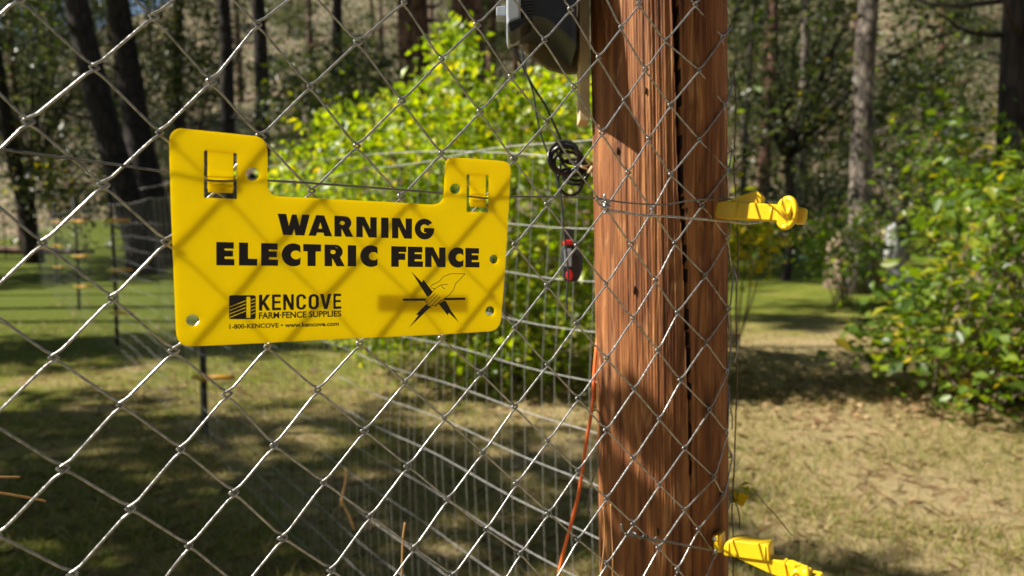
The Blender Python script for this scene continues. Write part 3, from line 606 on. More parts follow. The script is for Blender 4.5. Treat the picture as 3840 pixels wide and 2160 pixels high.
mb.obj('cooling_rib', M['greyplastic'], en)
mb = MB(); mb.prism([(1861, 24), (1896, 20), (1896, 58), (1861, 58)], lambda a, b_, t: W(a, b_, Z+(-0.02))+FW*(t-(-0.02)), -0.02, 0.0); mb.obj('side_latch', M['lightgrey'], en, bevel=0.001)
mb = MB(); mb.prism([(1905, 84), (1950, 68), (1998, 64), (1960, 92), (1928, 116), (1912, 118)], lambda a, b_, t: W(a, b_, Z+(-0.043))+FW*(t-(-0.043)), -0.043, 0.0); mb.obj('cable_gland', M['black'], en, bevel=0.001)
mb = MB(); mb.prism([(1924, 116), (1960, 84), (1988, 74), (2043, 70), (2110, 60), (2168, 60)]+[(2170, 268), (2135, 272), (2105, 269), (2054, 252), (2005, 216), (1964, 180), (1932, 142)], lambda a, b_, t: W(a, b_, Z+(0.052))+FW*(t-(0.052)), 0.052, 0.062); mb.obj('mounting_plate', M['olive'], en, bevel=0.001)
mb = MB(); mb.prism([(2171, -500), (2210, -500), (2212, 452), (2174, 450)], lambda a, b_, t: W(a, b_, 0.86)+FW*t, 0.0, 0.035)
tag(mb.obj('wooden_lath', M['lath'], bevel=0.0008), 'pale thin wooden lath standing upright against the left side of the post', 'lath')
def cable(name, pts, r, m, label, cat='cable', group=None, k=8):
    mb = MB(); mb.tube(spline(pts, 8), r, k); return tag(mb.obj(name, M[m]), label, cat, group)
Z = 0.92
cable('power_cable', [W(*p, Z) for p in ((1915, 95), (1922, 150), (1938, 205), (1960, 250), (2000, 325), (2045, 395), (2075, 460), (2105, 525), (2130, 560))], 0.0014, 'black', 'black cable hanging from the energizer down to the black coil')
cable('thin_cable', [W(*p, Z-.01) for p in ((1955, 160), (1962, 215), (1975, 275), (2000, 350), (2012, 430), (2030, 510), (2060, 590), (2095, 690), (2108, 780), (2114, 860), (2130, 1010), (2126, 1100), (2125, 1200))], 0.0012, 'greyplastic', 'thin grey wire hanging from the energizer past the coil to the grey tester')
mb = MB(); rng = random.Random(8)
loops = [(2112, 590, 56, 62, .2), (2120, 598, 52, 50, .9), (2128, 600, 66, 52, .5), (2142, 610, 62, 44, .3), (2150, 585, 52, 38, .7), (2142, 672, 48, 52, -.2), (2160, 625, 58, 40, .2), (2135, 560, 48, 32, .6), (2165, 650, 45, 30, .1)]
for i, (cx, cy, rx, ry, tl) in enumerate(loops):
    P = ellip(cx, cy, rx, ry, 26, tl); mb.tube([W(a, b_, 0.90)+FW*(0.004*math.sin(j*0.48+i)+0.004*i) for j, (a, b_) in enumerate(P+P[:1])], 0.0020, 8, False)
tag(mb.obj('cable_coil', M['black']), 'black electric cable wound in a loose coil left of the wooden post', 'coil')
mb = MB(); mb.tube(spline([W(x, y, 0.9) for x, y in ((2190, 590), (2208, 605), (2205, 620), (2180, 625), (2215, 640), (2222, 665))], 6), 0.0012, 7); mb.tube([W(2208, 650, 0.89), W(2222, 625, 0.89)], 0.0022, 8)
tag(mb.obj('cable_tie', M['lath']), 'pale twisted tie holding the black coil against the post', 'tie')
Z = 1.05
te = empty('fence_tester', W(2135, 860, Z), 'dark grey handheld tester with two red buttons hanging behind the mesh', 'tester')
mb = MB(); mb.prism(bez((2106, 960), (2104, 922), (2116, 919), 4)+bez((2160, 919), (2182, 940), (2183, 990), 6)+bez((2183, 1000), (2178, 1045), (2160, 1056), 5)+bez((2125, 1057), (2112, 1055), (2109, 1030), 4), lambda a, b_, t: W(a, b_, Z)+FW*t, -0.010, 0.012); mb.obj('body', M['greyplastic'], te, bevel=0.003)
mb = MB(); mb.prism([(2113, 935), (2140, 935), (2142, 1000), (2116, 1000)], lambda a, b_, t: W(a, b_, Z)+FW*t, -0.0112, -0.008); mb.obj('display', M['lightgrey'], te, bevel=0.0005)
mb = MB(); mb.prism([(2114, 856), (2147, 858), (2148, 906), (2113, 906)], lambda a, b_, t: W(a, b_, Z)+FW*t, -0.007, 0.007); mb.obj('hanger', M['greyplastic'], te, bevel=0.002)
mb = MB(); mb.prism([(2111, 902), (2146, 900), (2147, 920), (2112, 921)], lambda a, b_, t: W(a, b_, Z)+FW*t, -0.011, 0.009); mb.obj('button', M['red'], te, bevel=0.002)
mb = MB(); mb.prism(ellip(2133, 1033, 13, 20, 18), lambda a, b_, t: W(a, b_, Z)+FW*t, -0.0135, -0.006); mb.obj('button', M['red'], te, bevel=0.001)
cable('extension_cord', [W(*p, Z_) for *p, Z_ in ((2262, 1120, .95), (2250, 1200, .93), (2238, 1290, .90), (2228, 1400, .89), (2223, 1500, .88), (2214, 1570, .88), (2198, 1660, .88), (2183, 1770, .88), (2163, 1880, .88), (2136, 1985, .88), (2108, 2090, .88), (2090, 2200, .88), (2050, 2500, .9), (1950, 3000, .95))], 0.0021, 'orange', 'orange extension cord hanging down along the left side of the post', 'cord')
cable('loose_wire', [W(*p, .88) for p in ((2222, 1540), (2240, 1541), (2252, 1570), (2255, 1620), (2255, 1680), (2245, 1740), (2222, 1800), (2210, 1850), (2206, 1910), (2214, 1950), (2222, 1958))], 0.0008, 'wire', 'thin dark loose wire looping beside the orange cord', 'wire')
# dry straws leaning on the post foot and caught in the mesh
for pts, r, Zs, lb in ((((2262, 1900), (2268, 1990), (2262, 2080), (2250, 2200), (2240, 2500)), .0007, .80, 'dry straw leaning on the left foot of the post, the longer left one'),
                       (((2290, 1890), (2293, 1980), (2298, 2080), (2297, 2200), (2300, 2500)), .0006, .80, 'dry straw standing upright in front of the post beside the longer one'),
                       (((1519, 1960), (1512, 2010), (1508, 2100), (1505, 2250), (1500, 2500)), .0012, .9, 'single pinkish dry stalk with a rounded tip at the bottom middle'),
                       (((1296, 1755), (1297, 1800), (1285, 1850), (1280, 1900)), .0022, 2.2, 'short reddish dry stalk standing in the lawn left of the bottom middle'),
                       (((1278, 1870), (1298, 1910), (1318, 1955), (1330, 1990)), .0022, 2.2, 'leaning reddish dry stalk below the short upright one')):
    cable('dry_stalk', [W(x, y, Zs) for x, y in pts], r, 'straw', lb, 'straw', 'dry stalks', 6)
for pts, lb in ((((-60, 1786), (20, 1789), (76, 1789)), 'orange pine needle poking in level at the lower left edge'), (((-60, 1840), (60, 1858), (172, 1879)), 'orange pine needle sloping down at the lower left edge')):
    cable('pine_needle', [fp(x, y, -0.06) for x, y in pts], 0.0008, 'straw', lb, 'pine needle', 'stray pine needles', 6)
# climbing vine on the right side of the post
vi = empty('climbing_vine', W(2770, 2160, .95), 'thin green climbing vine with small leaves along the right edge of the post', 'vine')
mb = MB()
mb.tube(spline([W(x, y, .93) for x, y in ((2752, 250), (2760, 420), (2752, 620), (2762, 780), (2768, 1000), (2760, 1150), (2764, 1400), (2758, 1600), (2752, 1780), (2745, 1900), (2750, 2050), (2748, 2300))], 6), 0.0009, 6)
mb.tube(spline([W(x, y, .93) for x, y in ((2752, 1770), (2748, 1850), (2770, 1920), (2775, 1985))], 5), 0.0008, 6); mb.tube(spline([W(x, y, .93) for x, y in ((2826, 1835), (2860, 1880), (2915, 1940), (2968, 2007))], 5), 0.0007, 6)
mb.tube(spline([W(x, y, .93) for x, y in ((2755, 640), (2790, 600), (2830, 570))], 5), 0.0007, 6)
mb.obj('stem', M['twig'], vi)
rg = np.random.default_rng(4)
pts = [(2790, 1815), (2800, 1840), (2815, 1835), (2780, 1825), (2808, 1812), (2762, 1850), (2770, 1865)]
v, f = leaves(np.array([W(x, y, .93) for x, y in pts]), 0.016, rg, 0.9); npobj('yellow_foliage', v, f, M['leaf_yellow'], vi)
pts = [(2770, 590), (2800, 575), (2830, 580), (2755, 640), (2775, 655), (2790, 620), (2765, 1300), (2755, 860), (2770, 330), (2748, 1880)]
v, f = leaves(np.array([W(x, y, .93) for x, y in pts]), 0.013, rg, 0.6); npobj('foliage', v, f, M['leaf_mid'], vi)

# ------------------------------------------------------------------ welded wire fence behind, with its black posts
WP = Vector((0.185, 1.38, 0)); WD = Vector((-2.04, 2.88, 0)).normalized()
wf = empty('welded_wire_fence', WP + WD*4, 'thin welded wire fence of small rectangles running from the post back across the lawn', 'fence')
TOP = 1.41; L = 17.6
mb = MB(); rnd = random.Random(11)
hts = [0.03+0.1016*k for k in range(13)]+[TOP]
def wob(s, h): return Vector((0.010*math.sin(s*2.3+h*5), 0, 0.006*math.sin(s*3.1+h*9)+0.004*math.sin(s*9+h*3)))
for h in hts:
    n = 90; s = [L*(i/n)**1.6 for i in range(n+1)]
    mb.tube([WP+WD*q+Vector((0, 0, h))+wob(q, h) for q in s], [0.0011-0.0005*min(1, q/8) for q in s] if h < TOP else 0.0012, 4, False)
q = 0.0
while q < L:
    mb.tube([WP+WD*q+Vector((0.004*math.sin(q*40), 0, h))+wob(q, h) for h in [0.03+0.3*k for k in range(5)]+[TOP]], 0.0008 if q < 4.5 else 0.00045, 4, False)
    q += 0.0508 if q < 4.5 else 0.1016
mb.obj('wire_mesh', M['weld'], wf)
mb = MB()
mb.tube(spline([WP+Vector((0.0, -0.30, 1.28)), WP+WD*0.3+Vector((0, 0, 1.40)), WP+WD*1.6+Vector((0, 0, 1.47)), WP+WD*5+Vector((0, 0, 1.5))], 10), 0.0013, 6)
tag(mb.obj('support_wire', M['weld']), 'whitish slack wire curving above the welded fence in front of the bright bush', 'wire')
gps = [(768, 1625, 'near'), (440, 1297, ''), (298, 1163, ''), (215, 1062, ''), (150, 1010, ''), (22, 965, '')]
plab = ['black step in post directly under the yellow sign, the nearest and tallest', 'black post with orange clips left of the sign, second nearest', 'black post third from the sign with two orange clips', 'thin dark post fourth from the sign with faint yellow clips', 'thin dark post fifth in the row of fence posts', 'thin dark post farthest away at the left edge']
for k, (x, y, _) in enumerate(gps):
    p = ground(x, y); h = 1.62
    e = empty('fence_post', p, plab[k], 'post', 'black posts of the welded fence')
    mb = MB(); mb.tube([p+Vector((0, 0, -0.05)), p+Vector((0.01, 0, h*0.5)), p+Vector((-0.006, 0, h))], [0.021, 0.019, 0.018], 10); mb.tube([p+Vector((0, 0, h)), p+Vector((0, 0, h+0.02))], [0.022, 0.014], 8)
    mb.obj('pole', M['blackpost'], e)
    for hh in ((1.28, 0.78, 0.34) if k < 4 else (1.28, 0.6)):
        if k == 0: hh = {1.28: 1.2, 0.78: 0.8, 0.34: 0.34}[hh]
        q = p+Vector((0, 0, hh))
        mb = MB(); mb.tube([q+Vector((0, 0, -.02)), q+Vector((0, 0, .02))], 0.026, 10); mb.tube([q+Vector((-.02, -.01, 0)), q+Vector((-0.06, -.01, 0))], 0.013, 8); mb.obj('clip_collar', M['clipy'], e)
        mb = MB(); mb.tube([q+Vector((0.02, -.015, 0)), q+Vector((.10, -.02, .004)), q+Vector((.2, -.03, 0.004))], [0.015, .014, .012], 8); mb.obj('clip_arm', M['clip'], e)

# ------------------------------------------------------------------ vegetation
def inpoly(x, y, P):
    c = False; j = len(P)-1
    for i in range(len(P)):
        if (P[i][1] > y) != (P[j][1] > y) and x < (P[j][0]-P[i][0])*(y-P[i][1])/(P[j][1]-P[i][1])+P[i][0]: c = not c
        j = i
    return c
def bush(name, label, cat, poly, Z, thick, nclump, per, size, sig, m, base, seed, group=None, nstem=14, aspect=0.6, up=0.5, extra=None, stemr=0.012, mt='twig', bole=None):
    """shrub grown from its base: bent stems reach to leaf clumps spread through a thick volume"""
    rg = np.random.default_rng(seed); P = np.array(poly); x0, y0 = P.min(0); x1, y1 = P.max(0); cl = []
    while len(cl) < nclump:
        x, y = rg.uniform(x0, x1), rg.uniform(y0, y1)
        if inpoly(x, y, poly):
            p = W(x, y, Z+rg.uniform(-thick, thick))
            if p.z > 0.05: cl.append(p)
    b = ground(*base) if len(base) == 2 else Vector(base)
    e = empty(name, b, label, cat, group)
    C = np.array(cl); k = rg.integers(per//2, int(per*1.5), len(C)); cen = np.repeat(C, k, 0)
    dirs = rg.normal(size=cen.shape)*np.array([1, 1, 0.75])*sig
    cen = cen+dirs; cen = cen[cen[:, 2] > 0.03]
    mats = m if isinstance(m, (list, tuple)) else [m]
    sel = rg.integers(0, 10, len(cen))
    if len(mats) == 1: v, f = leaves(cen, size, rg, aspect, up); npobj('foliage', v, f, M[mats[0]], e)
    else:
        a = sel < 9; v, f = leaves(cen[a], size, rg, aspect, up); npobj('foliage', v, f, M[mats[0]], e)
        v, f = leaves(cen[~a], size, rg, aspect, up); npobj('yellow_foliage', v, f, M[mats[1]], e)
    mb = MB(); idx = rg.permutation(len(C))[:nstem]; b0 = b
    if bole:
        mb.tube(spline([b-Vector((0, 0, .3)), b+Vector((.15, 0, bole*.5)), b+Vector((0, .1, bole))], 5), [stemr*2.6, stemr*2.4]+[stemr*2.1]*8+[stemr*1.6], 9); b = b+Vector((0, .1, bole))
    for i in idx:
        t = Vector(C[i]); s = b+(Vector((0, 0, -.05)) if bole else Vector((rg.normal()*0.12*thick, rg.normal()*0.12*thick, -0.03))); mid = s.lerp(t, 0.5)+Vector((rg.normal()*.1, rg.normal()*.1, 0.12*(t-s).length))
        pl = spline([s, mid, t], 6); mb.tube(pl, [stemr*(1-0.85*q/(len(pl)-1)) for q in range(len(pl))], 5)
        for _ in range(2):
            u = Vector(C[rg.integers(len(C))]); st = pl[6+int(rg.integers(0, 5))]
            if (u-st).length < 0.9*thick+0.5: mb.tube(spline([st, st.lerp(u, .5)+Vector((0, 0, .04)), u], 4), [stemr*.4*(1-0.8*q/8) for q in range(9)], 4)
    mb.obj('stems', M[mt], e); return e
big = [(985,690),(1040,610),(1180,560),(1230,440),(1330,410),(1390,360),(1500,400),(1590,340),(1610,180),(1660,100),(1710,120),(1770,260),(1850,300),(1920,350),(2050,290),(2260,330),(2600,420),(2640,1350),(2400,1430),(1700,1430),(1500,1320),(1310,1340),(1280,1200),(1100,950)]
bush('leafy_bush', 'large bright yellow green bush behind the sign and left of the wooden post', 'bush', big, 6.1, 1.0, 1000, 22, 0.066, 0.11, ['leaf_bright', 'leaf_yellow'], (1950, 1420), 1, nstem=60, up=0.3)
bush('leafy_bush', 'big green leafy bush at the lower right edge with yellow leaves and bare stems', 'bush', [(3230,1270),(3370,1120),(3500,980),(3540,800),(3640,690),(3840,590),(4300,600),(4500,1500),(3840,1500),(3760,1400),(3620,1540),(3560,1420),(3300,1330)], 5.3, 0.8, 360, 18, 0.080, 0.15, ['leaf_mid', 'leaf_yellow'], (3620, 1500), 2, nstem=60, up=0.9, stemr=0.016)
bush('leafy_bush', 'pale olive green shrub behind the lower right bush', 'bush', [(3400,600),(3480,420),(3560,350),(3640,440),(3700,620),(3840,500),(4200,500),(4300,900),(3600,980),(3500,820),(3440,720)], 7.6, 0.9, 230, 20, 0.075, 0.18, ['leaf_mid', 'leaf_dark'], (3600, 1180), 3, nstem=40, up=0.6)
bush('leafy_bush', 'green and yellow leafy sapling growing round the pale trunk', 'bush', [(2960,900),(3010,830),(3080,800),(3250,770),(3330,840),(3290,980),(3200,1060),(3060,1010)], 11.0, 0.7, 75, 18, 0.080, 0.14, 'leaf_mid', (3160, 1140), 4, nstem=16)
bush('leafy_bush', 'small drooping yellow green shrub just right of the post', 'bush', [(2700,760),(2850,770),(2900,830),(2880,960),(2860,1020),(2800,1040),(2740,960),(2600,900)], 5.6, 0.35, 60, 14, 0.060, 0.09, ['leaf_yellow', 'leaf_mid'], (2740, 1300), 5, nstem=12)
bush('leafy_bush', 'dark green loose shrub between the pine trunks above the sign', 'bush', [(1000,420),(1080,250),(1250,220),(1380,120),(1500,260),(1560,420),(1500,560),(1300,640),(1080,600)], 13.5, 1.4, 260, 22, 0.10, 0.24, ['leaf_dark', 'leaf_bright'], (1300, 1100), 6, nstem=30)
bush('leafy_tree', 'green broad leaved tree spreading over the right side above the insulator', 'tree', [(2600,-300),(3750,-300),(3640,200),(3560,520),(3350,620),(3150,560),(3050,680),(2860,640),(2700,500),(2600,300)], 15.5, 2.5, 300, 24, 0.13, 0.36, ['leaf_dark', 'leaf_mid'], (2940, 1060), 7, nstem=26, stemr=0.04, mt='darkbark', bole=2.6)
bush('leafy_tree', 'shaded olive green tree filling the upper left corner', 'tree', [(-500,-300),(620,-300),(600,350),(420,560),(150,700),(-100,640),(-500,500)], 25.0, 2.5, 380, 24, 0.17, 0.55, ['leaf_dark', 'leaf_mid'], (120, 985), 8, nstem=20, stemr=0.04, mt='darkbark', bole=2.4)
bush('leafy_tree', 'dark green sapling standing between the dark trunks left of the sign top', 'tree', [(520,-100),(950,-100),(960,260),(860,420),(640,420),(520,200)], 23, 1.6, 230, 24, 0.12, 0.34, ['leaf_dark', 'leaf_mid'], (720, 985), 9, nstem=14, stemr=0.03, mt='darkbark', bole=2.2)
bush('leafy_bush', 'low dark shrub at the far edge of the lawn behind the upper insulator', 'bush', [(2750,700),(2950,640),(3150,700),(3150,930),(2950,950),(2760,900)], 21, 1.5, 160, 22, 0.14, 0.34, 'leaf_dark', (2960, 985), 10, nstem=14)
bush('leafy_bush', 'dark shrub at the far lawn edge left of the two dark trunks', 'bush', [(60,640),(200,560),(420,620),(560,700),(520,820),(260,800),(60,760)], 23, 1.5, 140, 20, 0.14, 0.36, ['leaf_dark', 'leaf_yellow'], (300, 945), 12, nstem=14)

# ---- trunks seen in the photo: (x top, y top, x base, y base, width px at base, bark, label)
def trunk(name, xt, yt, xb, yb, wpx, bark, label, seed, crown=None, group=None, Zf=None, branches=3):
    b = ground(xb, yb) if Zf is None else W(xb, yb, Zf)
    if Zf is not None: b.z = terrain(b.x, b.y)-0.1
    Z = (b-CAM).dot(FW); t = W(xt, yt, Z); t.y = b.y; rad = wpx/2*Z/FPX
    d = (t-b)/(t.z-b.z); rg = random.Random(seed); e = empty(name, b, label, 'tree', group); H = 17+rg.random()*4
    mb = MB(); pts = []; rs = []
    for k in range(15):
        h = H*(k/14)**1.25; pts.append(b+d*h+Vector((0.06*math.sin(h*.7+seed), 0.06*math.cos(h*.6+seed), 0))); rs.append(rad*(1.0-0.75*h/H)*(1+0.35*math.exp(-h/0.35)))
    pts[0].z -= 0.2; mb.tube(pts, rs, 14)
    for _ in range(branches):
        h = rg.uniform(2.5, 7); s = b+d*h; a = rg.uniform(0, 6.28); l = rg.uniform(.5, 1.4); mb.tube(spline([s, s+Vector((math.cos(a)*l*.6, math.sin(a)*l*.6, .05)), s+Vector((math.cos(a)*l, math.sin(a)*l, .3))], 4), [rad*.16*(1-.1*q) for q in range(9)], 5)
    mb.obj('trunk', M[bark], e)
    rn = np.random.default_rng(seed); n = 130; hz = rn.uniform(.42, 1.0, n)**.8; rr_ = (1.05-hz)*3.2+.4; an = rn.uniform(0, 6.28, n); q = np.sqrt(rn.uniform(.1, 1, n))*rr_
    C = np.stack([b.x+d.x*hz*H+np.cos(an)*q, b.y+np.sin(an)*q, hz*H+b.z], 1)
    cen = np.repeat(C, 22, 0)+rn.normal(size=(n*22, 3))*np.array([.38, .38, .22]); v, f = leaves(cen, .26, rn, .16, 0.4); npobj('crown', v, f, M['needle'], e)
    return e
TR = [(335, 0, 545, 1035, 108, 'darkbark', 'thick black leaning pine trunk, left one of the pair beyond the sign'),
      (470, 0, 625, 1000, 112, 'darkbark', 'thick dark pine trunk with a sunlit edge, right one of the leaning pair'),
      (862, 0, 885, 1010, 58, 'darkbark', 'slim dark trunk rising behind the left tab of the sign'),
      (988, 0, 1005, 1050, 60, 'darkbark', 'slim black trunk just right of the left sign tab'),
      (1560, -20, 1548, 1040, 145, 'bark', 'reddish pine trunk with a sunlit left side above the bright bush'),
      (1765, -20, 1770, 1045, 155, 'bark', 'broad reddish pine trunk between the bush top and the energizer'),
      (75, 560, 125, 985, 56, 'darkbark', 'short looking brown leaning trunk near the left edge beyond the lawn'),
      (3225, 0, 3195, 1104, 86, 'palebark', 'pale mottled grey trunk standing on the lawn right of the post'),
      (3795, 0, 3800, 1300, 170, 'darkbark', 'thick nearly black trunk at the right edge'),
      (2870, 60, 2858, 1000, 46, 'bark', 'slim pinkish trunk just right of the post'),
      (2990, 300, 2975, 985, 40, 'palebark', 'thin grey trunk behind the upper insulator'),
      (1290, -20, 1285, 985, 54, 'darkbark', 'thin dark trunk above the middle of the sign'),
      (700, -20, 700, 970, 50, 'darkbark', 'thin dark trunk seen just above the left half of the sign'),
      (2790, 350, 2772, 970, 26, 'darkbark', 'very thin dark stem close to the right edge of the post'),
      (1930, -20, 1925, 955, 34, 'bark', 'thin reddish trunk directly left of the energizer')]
for i, t in enumerate(TR): trunk('pine_tree' if 'bark' == t[5][-4:] else 'tree', *t[:5], t[5], t[6], 20+i)

# ---- forest on the slope: one pine and one leafy tree, copied
def dup(root, loc, rz, s, label, group):
    r = root.copy(); COL.objects.link(r); r.location = loc; r.rotation_euler = (0, 0, rz); r.scale = (s, s, s); r['label'] = label; r['group'] = group
    for ch in root.children:
        c = ch.copy(); COL.objects.link(c); c.parent = r
    return r
def plain_tree(name, pine, seed, label, loc):
    rg = np.random.default_rng(seed); e = empty(name, (0, 0, 0), label, 'tree', 'pines on the far slope' if pine else 'leafy trees on the far slope')
    mb = MB(); H = 15 if pine else 7.5
    mb.tube([(0, 0, -1.0), (0, 0, 0), (.1, 0, H*.3), (0, .1, H*.6), (0, 0, H)], [.30, .24, .19, .13, .03] if pine else [.14, .11, .08, .05, .01], 10)
    for _ in range(16):
        h = rg.uniform(.25, .9)*H; a = rg.uniform(0, 6.28); l = (1.1-h/H)*(3.0 if pine else 2.6); mb.tube([(0, 0, h), (math.cos(a)*l*.5, math.sin(a)*l*.5, h+.1), (math.cos(a)*l, math.sin(a)*l, h+.35)], [.05, .03, .01], 5)
    mb.obj('trunk', M['bark' if pine else 'darkbark'], e)
    n = 170 if pine else 210; hz = rg.uniform(.28 if pine else .10, 1.0, n)**.85; R_ = ((1.08-hz)*3.4+.3) if pine else (np.sin(hz*2.9)*2.3+.4); an = rg.uniform(0, 6.28, n); q = np.sqrt(rg.uniform(.15, 1, n))*R_
    C = np.stack([np.cos(an)*q, np.sin(an)*q, hz*H], 1); k = 24; cen = np.repeat(C, k, 0)+rg.normal(size=(n*k, 3))*np.array([.36, .36, .2])
    v, f = leaves(cen, .26 if pine else .17, rg, .2 if pine else .6, .4); npobj('crown', v, f, M['needle' if pine else 'leaf_dark'], e)
    e.location = loc; return e
rg = random.Random(77); spots = []
for k in range(72):
    for _ in range(50):
        y = 31+58*(k/72.0)**1.1+rg.uniform(-2, 2); x = rg.uniform(-0.78, 0.80)*y
        if all((x-a)**2+(y-b)**2 > 9 for a, b in spots): break
    spots.append((x, y))
pa = plain_tree('pine_tree', True, 1, 'ponderosa pine with reddish trunk among many on the hazy forest slope', (spots[0][0], spots[0][1], terrain(*spots[0])))
la = plain_tree('leafy_tree', False, 2, 'olive green leafy tree among many on the forest slope', (spots[1][0], spots[1][1], terrain(*spots[1])))
for k, (x, y) in enumerate(spots[2:]):
    if k % 5 < 3: dup(pa, (x, y, terrain(x, y)-.1), rg.uniform(0, 6.28), rg.uniform(.8, 1.25), pa['label'], pa['group'])
    else: dup(la, (x, y, terrain(x, y)-.1), rg.uniform(0, 6.28), rg.uniform(.6, 1.25), la['label'], la['group'])

anch = [(-1e9, 'beyond the left edge of the picture'), (0, 'above the far left of the lawn'), (420, 'behind the leaning dark pair of trunks'), (800, 'over the left tab of the sign'), (1150, 'over the middle of the sign'), (1500, 'behind the top of the bright bush'), (1850, 'behind the energizer'), (2230, 'behind the wooden post'), (2750, 'just right of the post'), (3100, 'behind the pale trunk'), (3400, 'above the lower right bush'), (3700, 'at the right edge'), (3840, 'beyond the right edge of the picture')]
ordn = ['nearest', 'second nearest', 'third nearest', 'fourth nearest', 'fifth nearest', 'sixth nearest', 'seventh nearest', 'eighth nearest', 'ninth nearest', 'tenth nearest']
cells = {}
for o in list(COL.objects):
    if o.get('group') in ('pines on the far slope', 'leafy trees on the far slope'):
        px = 1920+FPX*o.location.x/o.location.y; a = [t for v_, t in anch if px >= v_][-1]; cells.setdefault((o['group'], a), []).append(o)
for (g, a), L_ in cells.items():
    L_.sort(key=lambda o: o.location.y)
    for k, o in enumerate(L_): o['label'] = ('reddish slope pine ' if 'pine' in g else 'olive leafy slope tree ')+a+(', '+ordn[min(k, 9)] if len(L_) > 1 else '')
# ---- pines standing around and behind the camera: they close the sky overhead and darken the shade
rg = random.Random(12); k = 0
while k < 34:
    a = rg.uniform(math.radians(-170), math.radians(40)); r_ = rg.uniform(5, 17); x, y = r_*math.cos(a), r_*math.sin(a)
    if y > .9*abs(x)-2.5 or (x < 0 and abs(y+.3) < 2.8): continue
    sec = ('behind the camera to the left' if x < -3 else 'right behind the camera' if x < 4 else 'behind the camera to the right') if y < -1 else 'beyond the right side of the view'
    dup(pa, (x, y, 0), rg.uniform(0, 6.28), rg.uniform(.85, 1.2), 'tall pine %s, out of the picture' % sec, 'pines around the camera'); k += 1
# ---- low growth on the slope
rn = np.random.default_rng(31); n = 560; yy = rn.uniform(30, 80, n); xx = yy*rn.uniform(-.75, .75, n); C = np.stack([xx, yy, np.array([terrain(a, b) for a, b in zip(xx, yy)])+.35], 1)
cen = np.repeat(C, 26, 0)+rn.normal(size=(n*26, 3))*np.array([.6, .6, .35]); v, f = leaves(cen, .20, rn, .6, .4)
o = tag(npobj('undergrowth', v, f, M['leaf_dark']), kind='stuff'); o['label'] = 'low dark green brush covering the forest slope'
# ---- trees standing outside the frame to the left and right: they cast the shade on the lawn
def caster(gx, gy, h, rad, n, seed, label):
    """crown whose shadow falls at gx, gy"""
    c = Vector((gx, gy, 0))+SUN*(h/SUN.z); e = empty('shade_tree', (c.x, c.y, 0), label, 'tree', 'trees left of the view that shade the lawn'); rn = np.random.default_rng(seed)
    mb = MB(); mb.tube(spline([(c.x-.5, c.y-.2, -.2), (c.x-.1, c.y+.15*math.sin(seed), h*.25), (c.x+.15, c.y-.2*math.cos(seed), h*.55), (c.x, c.y, h+rad*.6)], 6), [.15-.006*q for q in range(19)], 9); mb.obj('trunk', M['bark'], e)
    C = rn.normal(size=(n, 3))*np.array([rad*.55, rad*.55, rad*.4])+np.array(c); cen = np.repeat(C, 20, 0)+rn.normal(size=(n*20, 3))*.15
    v, f = leaves(cen, .20, rn, .5, .4); npobj('crown', v, f, M['needle'], e)
SIDE = ['nearest', 'second nearest', 'third', 'fourth', 'fifth', 'sixth', 'seventh', 'eighth', 'ninth', 'tenth', 'eleventh', 'twelfth', 'thirteenth', 'fourteenth', 'fifteenth']
far = []
rc = random.Random(5)
for k in range(26):
    gx, gy = rc.uniform(-12, 11), rc.uniform(13, 30); h = 8
    while gx-1.06*h > -0.80*(gy-.09*h)-1: h += .5
    far.append((gx, gy, h+2.5, rc.uniform(1.6, 2.6), 110))
for k, a in enumerate([(-2.3, 3.9, 8, 1.2, 62), (-0.6, 3.8, 7.6, .95, 30), (-1.4, 2.6, 6.5, 1.0, 42), (-.1, 2.9, 7.0, .7, 16), (-3.6, 4.0, 7.5, 1.2, 48), (-4.5, 7.3, 8, .8, 80), (-3.0, 7.6, 8.5, .7, 40),
                      (-6.5, 17, 9, 1.6, 120), (-11, 17, 9, 1.8, 120), (-9, 21, 10, 1.5, 80), (4.5, 17, 18.5, 1.9, 120), (8, 18, 22, 2.0, 120), (8.3, 7.6, 17.5, 1.5, 110), (17, 11.6, 26, 1.5, 60), (3.6, 9.6, 11.5, .8, 34), (5.5, 11.2, 14.5, .9, 34)]+far):
    ab = 'front' if a[1] < 5 else 'middle' if a[1] < 12 else 'back'
    caster(*a, 200+k, 'tall shade tree left of the view, out of the picture, in the %s group' % ab)
# a leafy branch reaching over from the left just outside the picture: dapples the foot of the post
e = empty('shade_tree', (-2.6, .5, 0), 'low leafy tree just left of the picture whose branch dapples the foot of the post', 'tree'); rn = np.random.default_rng(3); cc = []
for x, y, s_ in ((2262, 1500, .012), (2300, 1560, .012), (2270, 1640, .014), (2360, 1600, .010), (2255, 1760, .016), (2290, 1850, .012), (2350, 1800, .014), (2400, 1900, .010), (2270, 2000, .014), (2260, 2080, .016), (2300, 2110, .016), (2360, 2130, .014), (2420, 2090, .012), (2400, 1560, .010), (2450, 1650, .010), (2340, 1930, .012), (2450, 2000, .012)):
    c = psurf(x, y)+SUN*(1.5+rn.uniform(-.2, .2)); cc += [np.array(c)+rn.normal(size=3)*s_ for _ in range(11)]
v, f = leaves(np.array(cc), .030, rn, .6, .1); npobj('foliage', v, f, M['leaf_mid'], e)
mb = MB(); c = Vector(cc[20]); mb.tube(spline([(-2.6, .5, -.1), (-2.5, .5, 1.2), (-1.9, .6, 1.9), tuple(c)], 6), [.05-.0023*q for q in range(19)], 7); mb.obj('trunk', M['twig'], e)

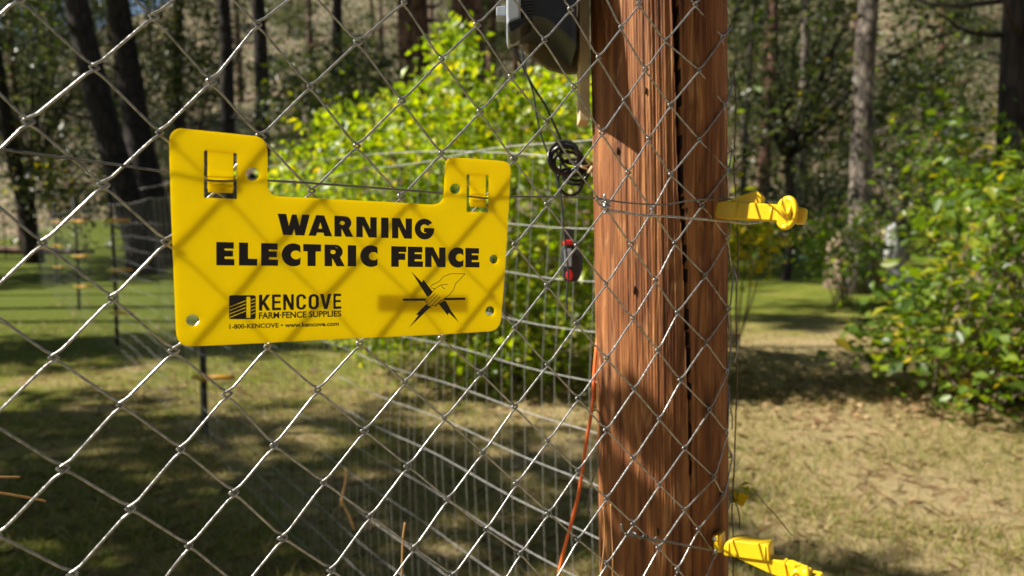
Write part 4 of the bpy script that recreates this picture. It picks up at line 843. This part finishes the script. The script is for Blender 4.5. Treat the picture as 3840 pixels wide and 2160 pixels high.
# ------------------------------------------------------------------ grass, litter and small far things
rn = np.random.default_rng(9)
def blades(name, n, z0, z1, hgt, wd, seed, m):
    rn = np.random.default_rng(seed); zz = z0*(z1/z0)**rn.uniform(0, 1, n); xx = zz*rn.uniform(-.74, .74, n)
    tuft = np.sin(xx*3.1+np.sin(zz*2.3)*2)*np.sin(zz*2.7+xx)+rn.normal(size=n)*.5; k = tuft > -.35; xx, zz = xx[k], zz[k]; n = len(xx)
    p = np.stack([xx, zz, np.array([terrain(a, b) for a, b in zip(xx, zz)])], 1); h = hgt*np.exp(rn.normal(size=n)*.4); a = rn.uniform(0, 6.28, n)
    s = np.stack([np.cos(a), np.sin(a), 0*a], 1)*wd[0] if isinstance(wd, tuple) else np.stack([np.cos(a), np.sin(a), 0*a], 1)*wd
    lean = rn.normal(size=(n, 3))*np.array([.6, .6, 0])*h[:, None]; tip = p+lean+np.array([0, 0, 1])*h[:, None]*.8
    v = np.stack([p-s, p+s, tip], 1).reshape(-1, 3); f = np.arange(n*3).reshape(-1, 3); return tag(npobj(name, v, f, m), kind='stuff')
blades('grass', 130000, 1.5, 10.0, 0.042, 0.0028, 1, M['grass']).__setitem__('label', 'short dry and green grass covering the lawn')
# fallen leaves under the bushes
n = 2400; c = np.concatenate([np.stack([rn.normal(2.7, .85, n//2), rn.normal(5.3, .45, n//2)], 1), np.stack([rn.normal(.5, 2.2, n//4), rn.normal(5.6, .9, n//4)], 1), np.stack([rn.uniform(-8, 0, n//4), rn.uniform(3.5, 12, n//4)], 1)])
c3 = np.concatenate([c, np.full((len(c), 1), .014)], 1); v, f = leaves(c3, .045, rn, .7, 2.5)
o = tag(npobj('leaf_litter', v, f, M['litter']), kind='stuff'); o['label'] = 'brown fallen leaves scattered on the lawn'
# fallen pine needles and straw
n = 5200; yy = 1.6*(9/1.6)**rn.uniform(0, 1, n); xx = yy*rn.uniform(-.74, .74, n); c3 = np.stack([xx, yy, np.full(n, .016)], 1); v, f = leaves(c3, .11, rn, .04, 3.0, 0.0)
o = tag(npobj('needle_litter', v, f, M['litter']), kind='stuff'); o['label'] = 'fallen pine needles and straw strewn over the lawn'
def boulder(name, p, s, m, label, cat, seed):
    import bmesh
    bm = bmesh.new(); bmesh.ops.create_icosphere(bm, subdivisions=3, radius=1)
    for v in bm.verts:
        q = v.co*2.1+Vector((seed, 0, 0)); k = 1+.16*math.sin(q.x*2+q.y)+.12*math.sin(q.y*3.1+q.z*2)+.06*math.sin(q.z*7+q.x*5); v.co = Vector((v.co.x*s[0], v.co.y*s[1], v.co.z*s[2]))*k
    me = bpy.data.meshes.new(name); bm.to_mesh(me); bm.free(); me.materials.append(m); me.polygons.foreach_set('use_smooth', [True]*len(me.polygons))
    o = bpy.data.objects.new(name, me); COL.objects.link(o); o.location = p; return tag(o, label, cat)
M['tanrock'] = simple('tan_rock', (0.30, 0.22, 0.15), 0.9, 0, 0.3, 3, 0.6)
p = W(3370, 900, 12.5); boulder('boulder', (p.x, p.y+1.2, .45), (.75, .6, .75), M['tanrock'], 'tan rounded boulder half hidden between the right bushes', 'boulder', 1)
p = W(3385, 905, 11.5); boulder('boulder', (p.x, p.y, .30), (.26, .2, .30), M['rock'], 'pale whitish boulder in front of the tan one at right', 'boulder', 4)
p = W(3345, 840, 11.8); boulder('boulder', (p.x, p.y, .86), (.10, .1, .34), M['rock'], 'tall narrow whitish stone standing on the pale boulder', 'boulder', 7)
p = ground(2970, 975); mb = MB(); mb.tube(spline([p+Vector((-.5, 0, .03)), p+Vector((-.2, .2, .06)), p+Vector((0, -.1, .10)), p+Vector((.25, .15, .05)), p+Vector((.6, 0, .03))], 8), 0.055, 8)
tag(mb.obj('garden_hose', M['teal']), 'short piece of teal garden hose lying at the far end of the lawn', 'hose')
# fallen logs on the slope
for k, (x, y, Zl, l, an, m_) in enumerate([(3250, 780, 22, 3.0, .25, 'bark'), (140, 830, 30, 4.0, -.1, 'bark'), (620, 700, 34, 3.5, .15, 'bark'), (1420, 520, 40, 5.0, .1, 'darkbark'), (1100, 480, 42, 5, -.3, 'darkbark')]):
    p = W(x, y, Zl); p.z = terrain(p.x, p.y)+.15; d = Vector((math.cos(an), .2, math.sin(an)*.4))*l/2
    mb = MB(); mb.tube([p-d, p, p+d], [.17, .15, .11], 9)
    tag(mb.obj('fallen_log', M[m_]), ['reddish fallen log on the slope behind the pale trunk at right', 'reddish fallen log at the far left edge of the lawn', 'dark fallen log on the slope left of the sign', 'dark fallen log on the slope above the dark green shrub', 'dark fallen log on the slope near the sign top'][k], 'log')
# pine cones and dry leaves near the fence foot
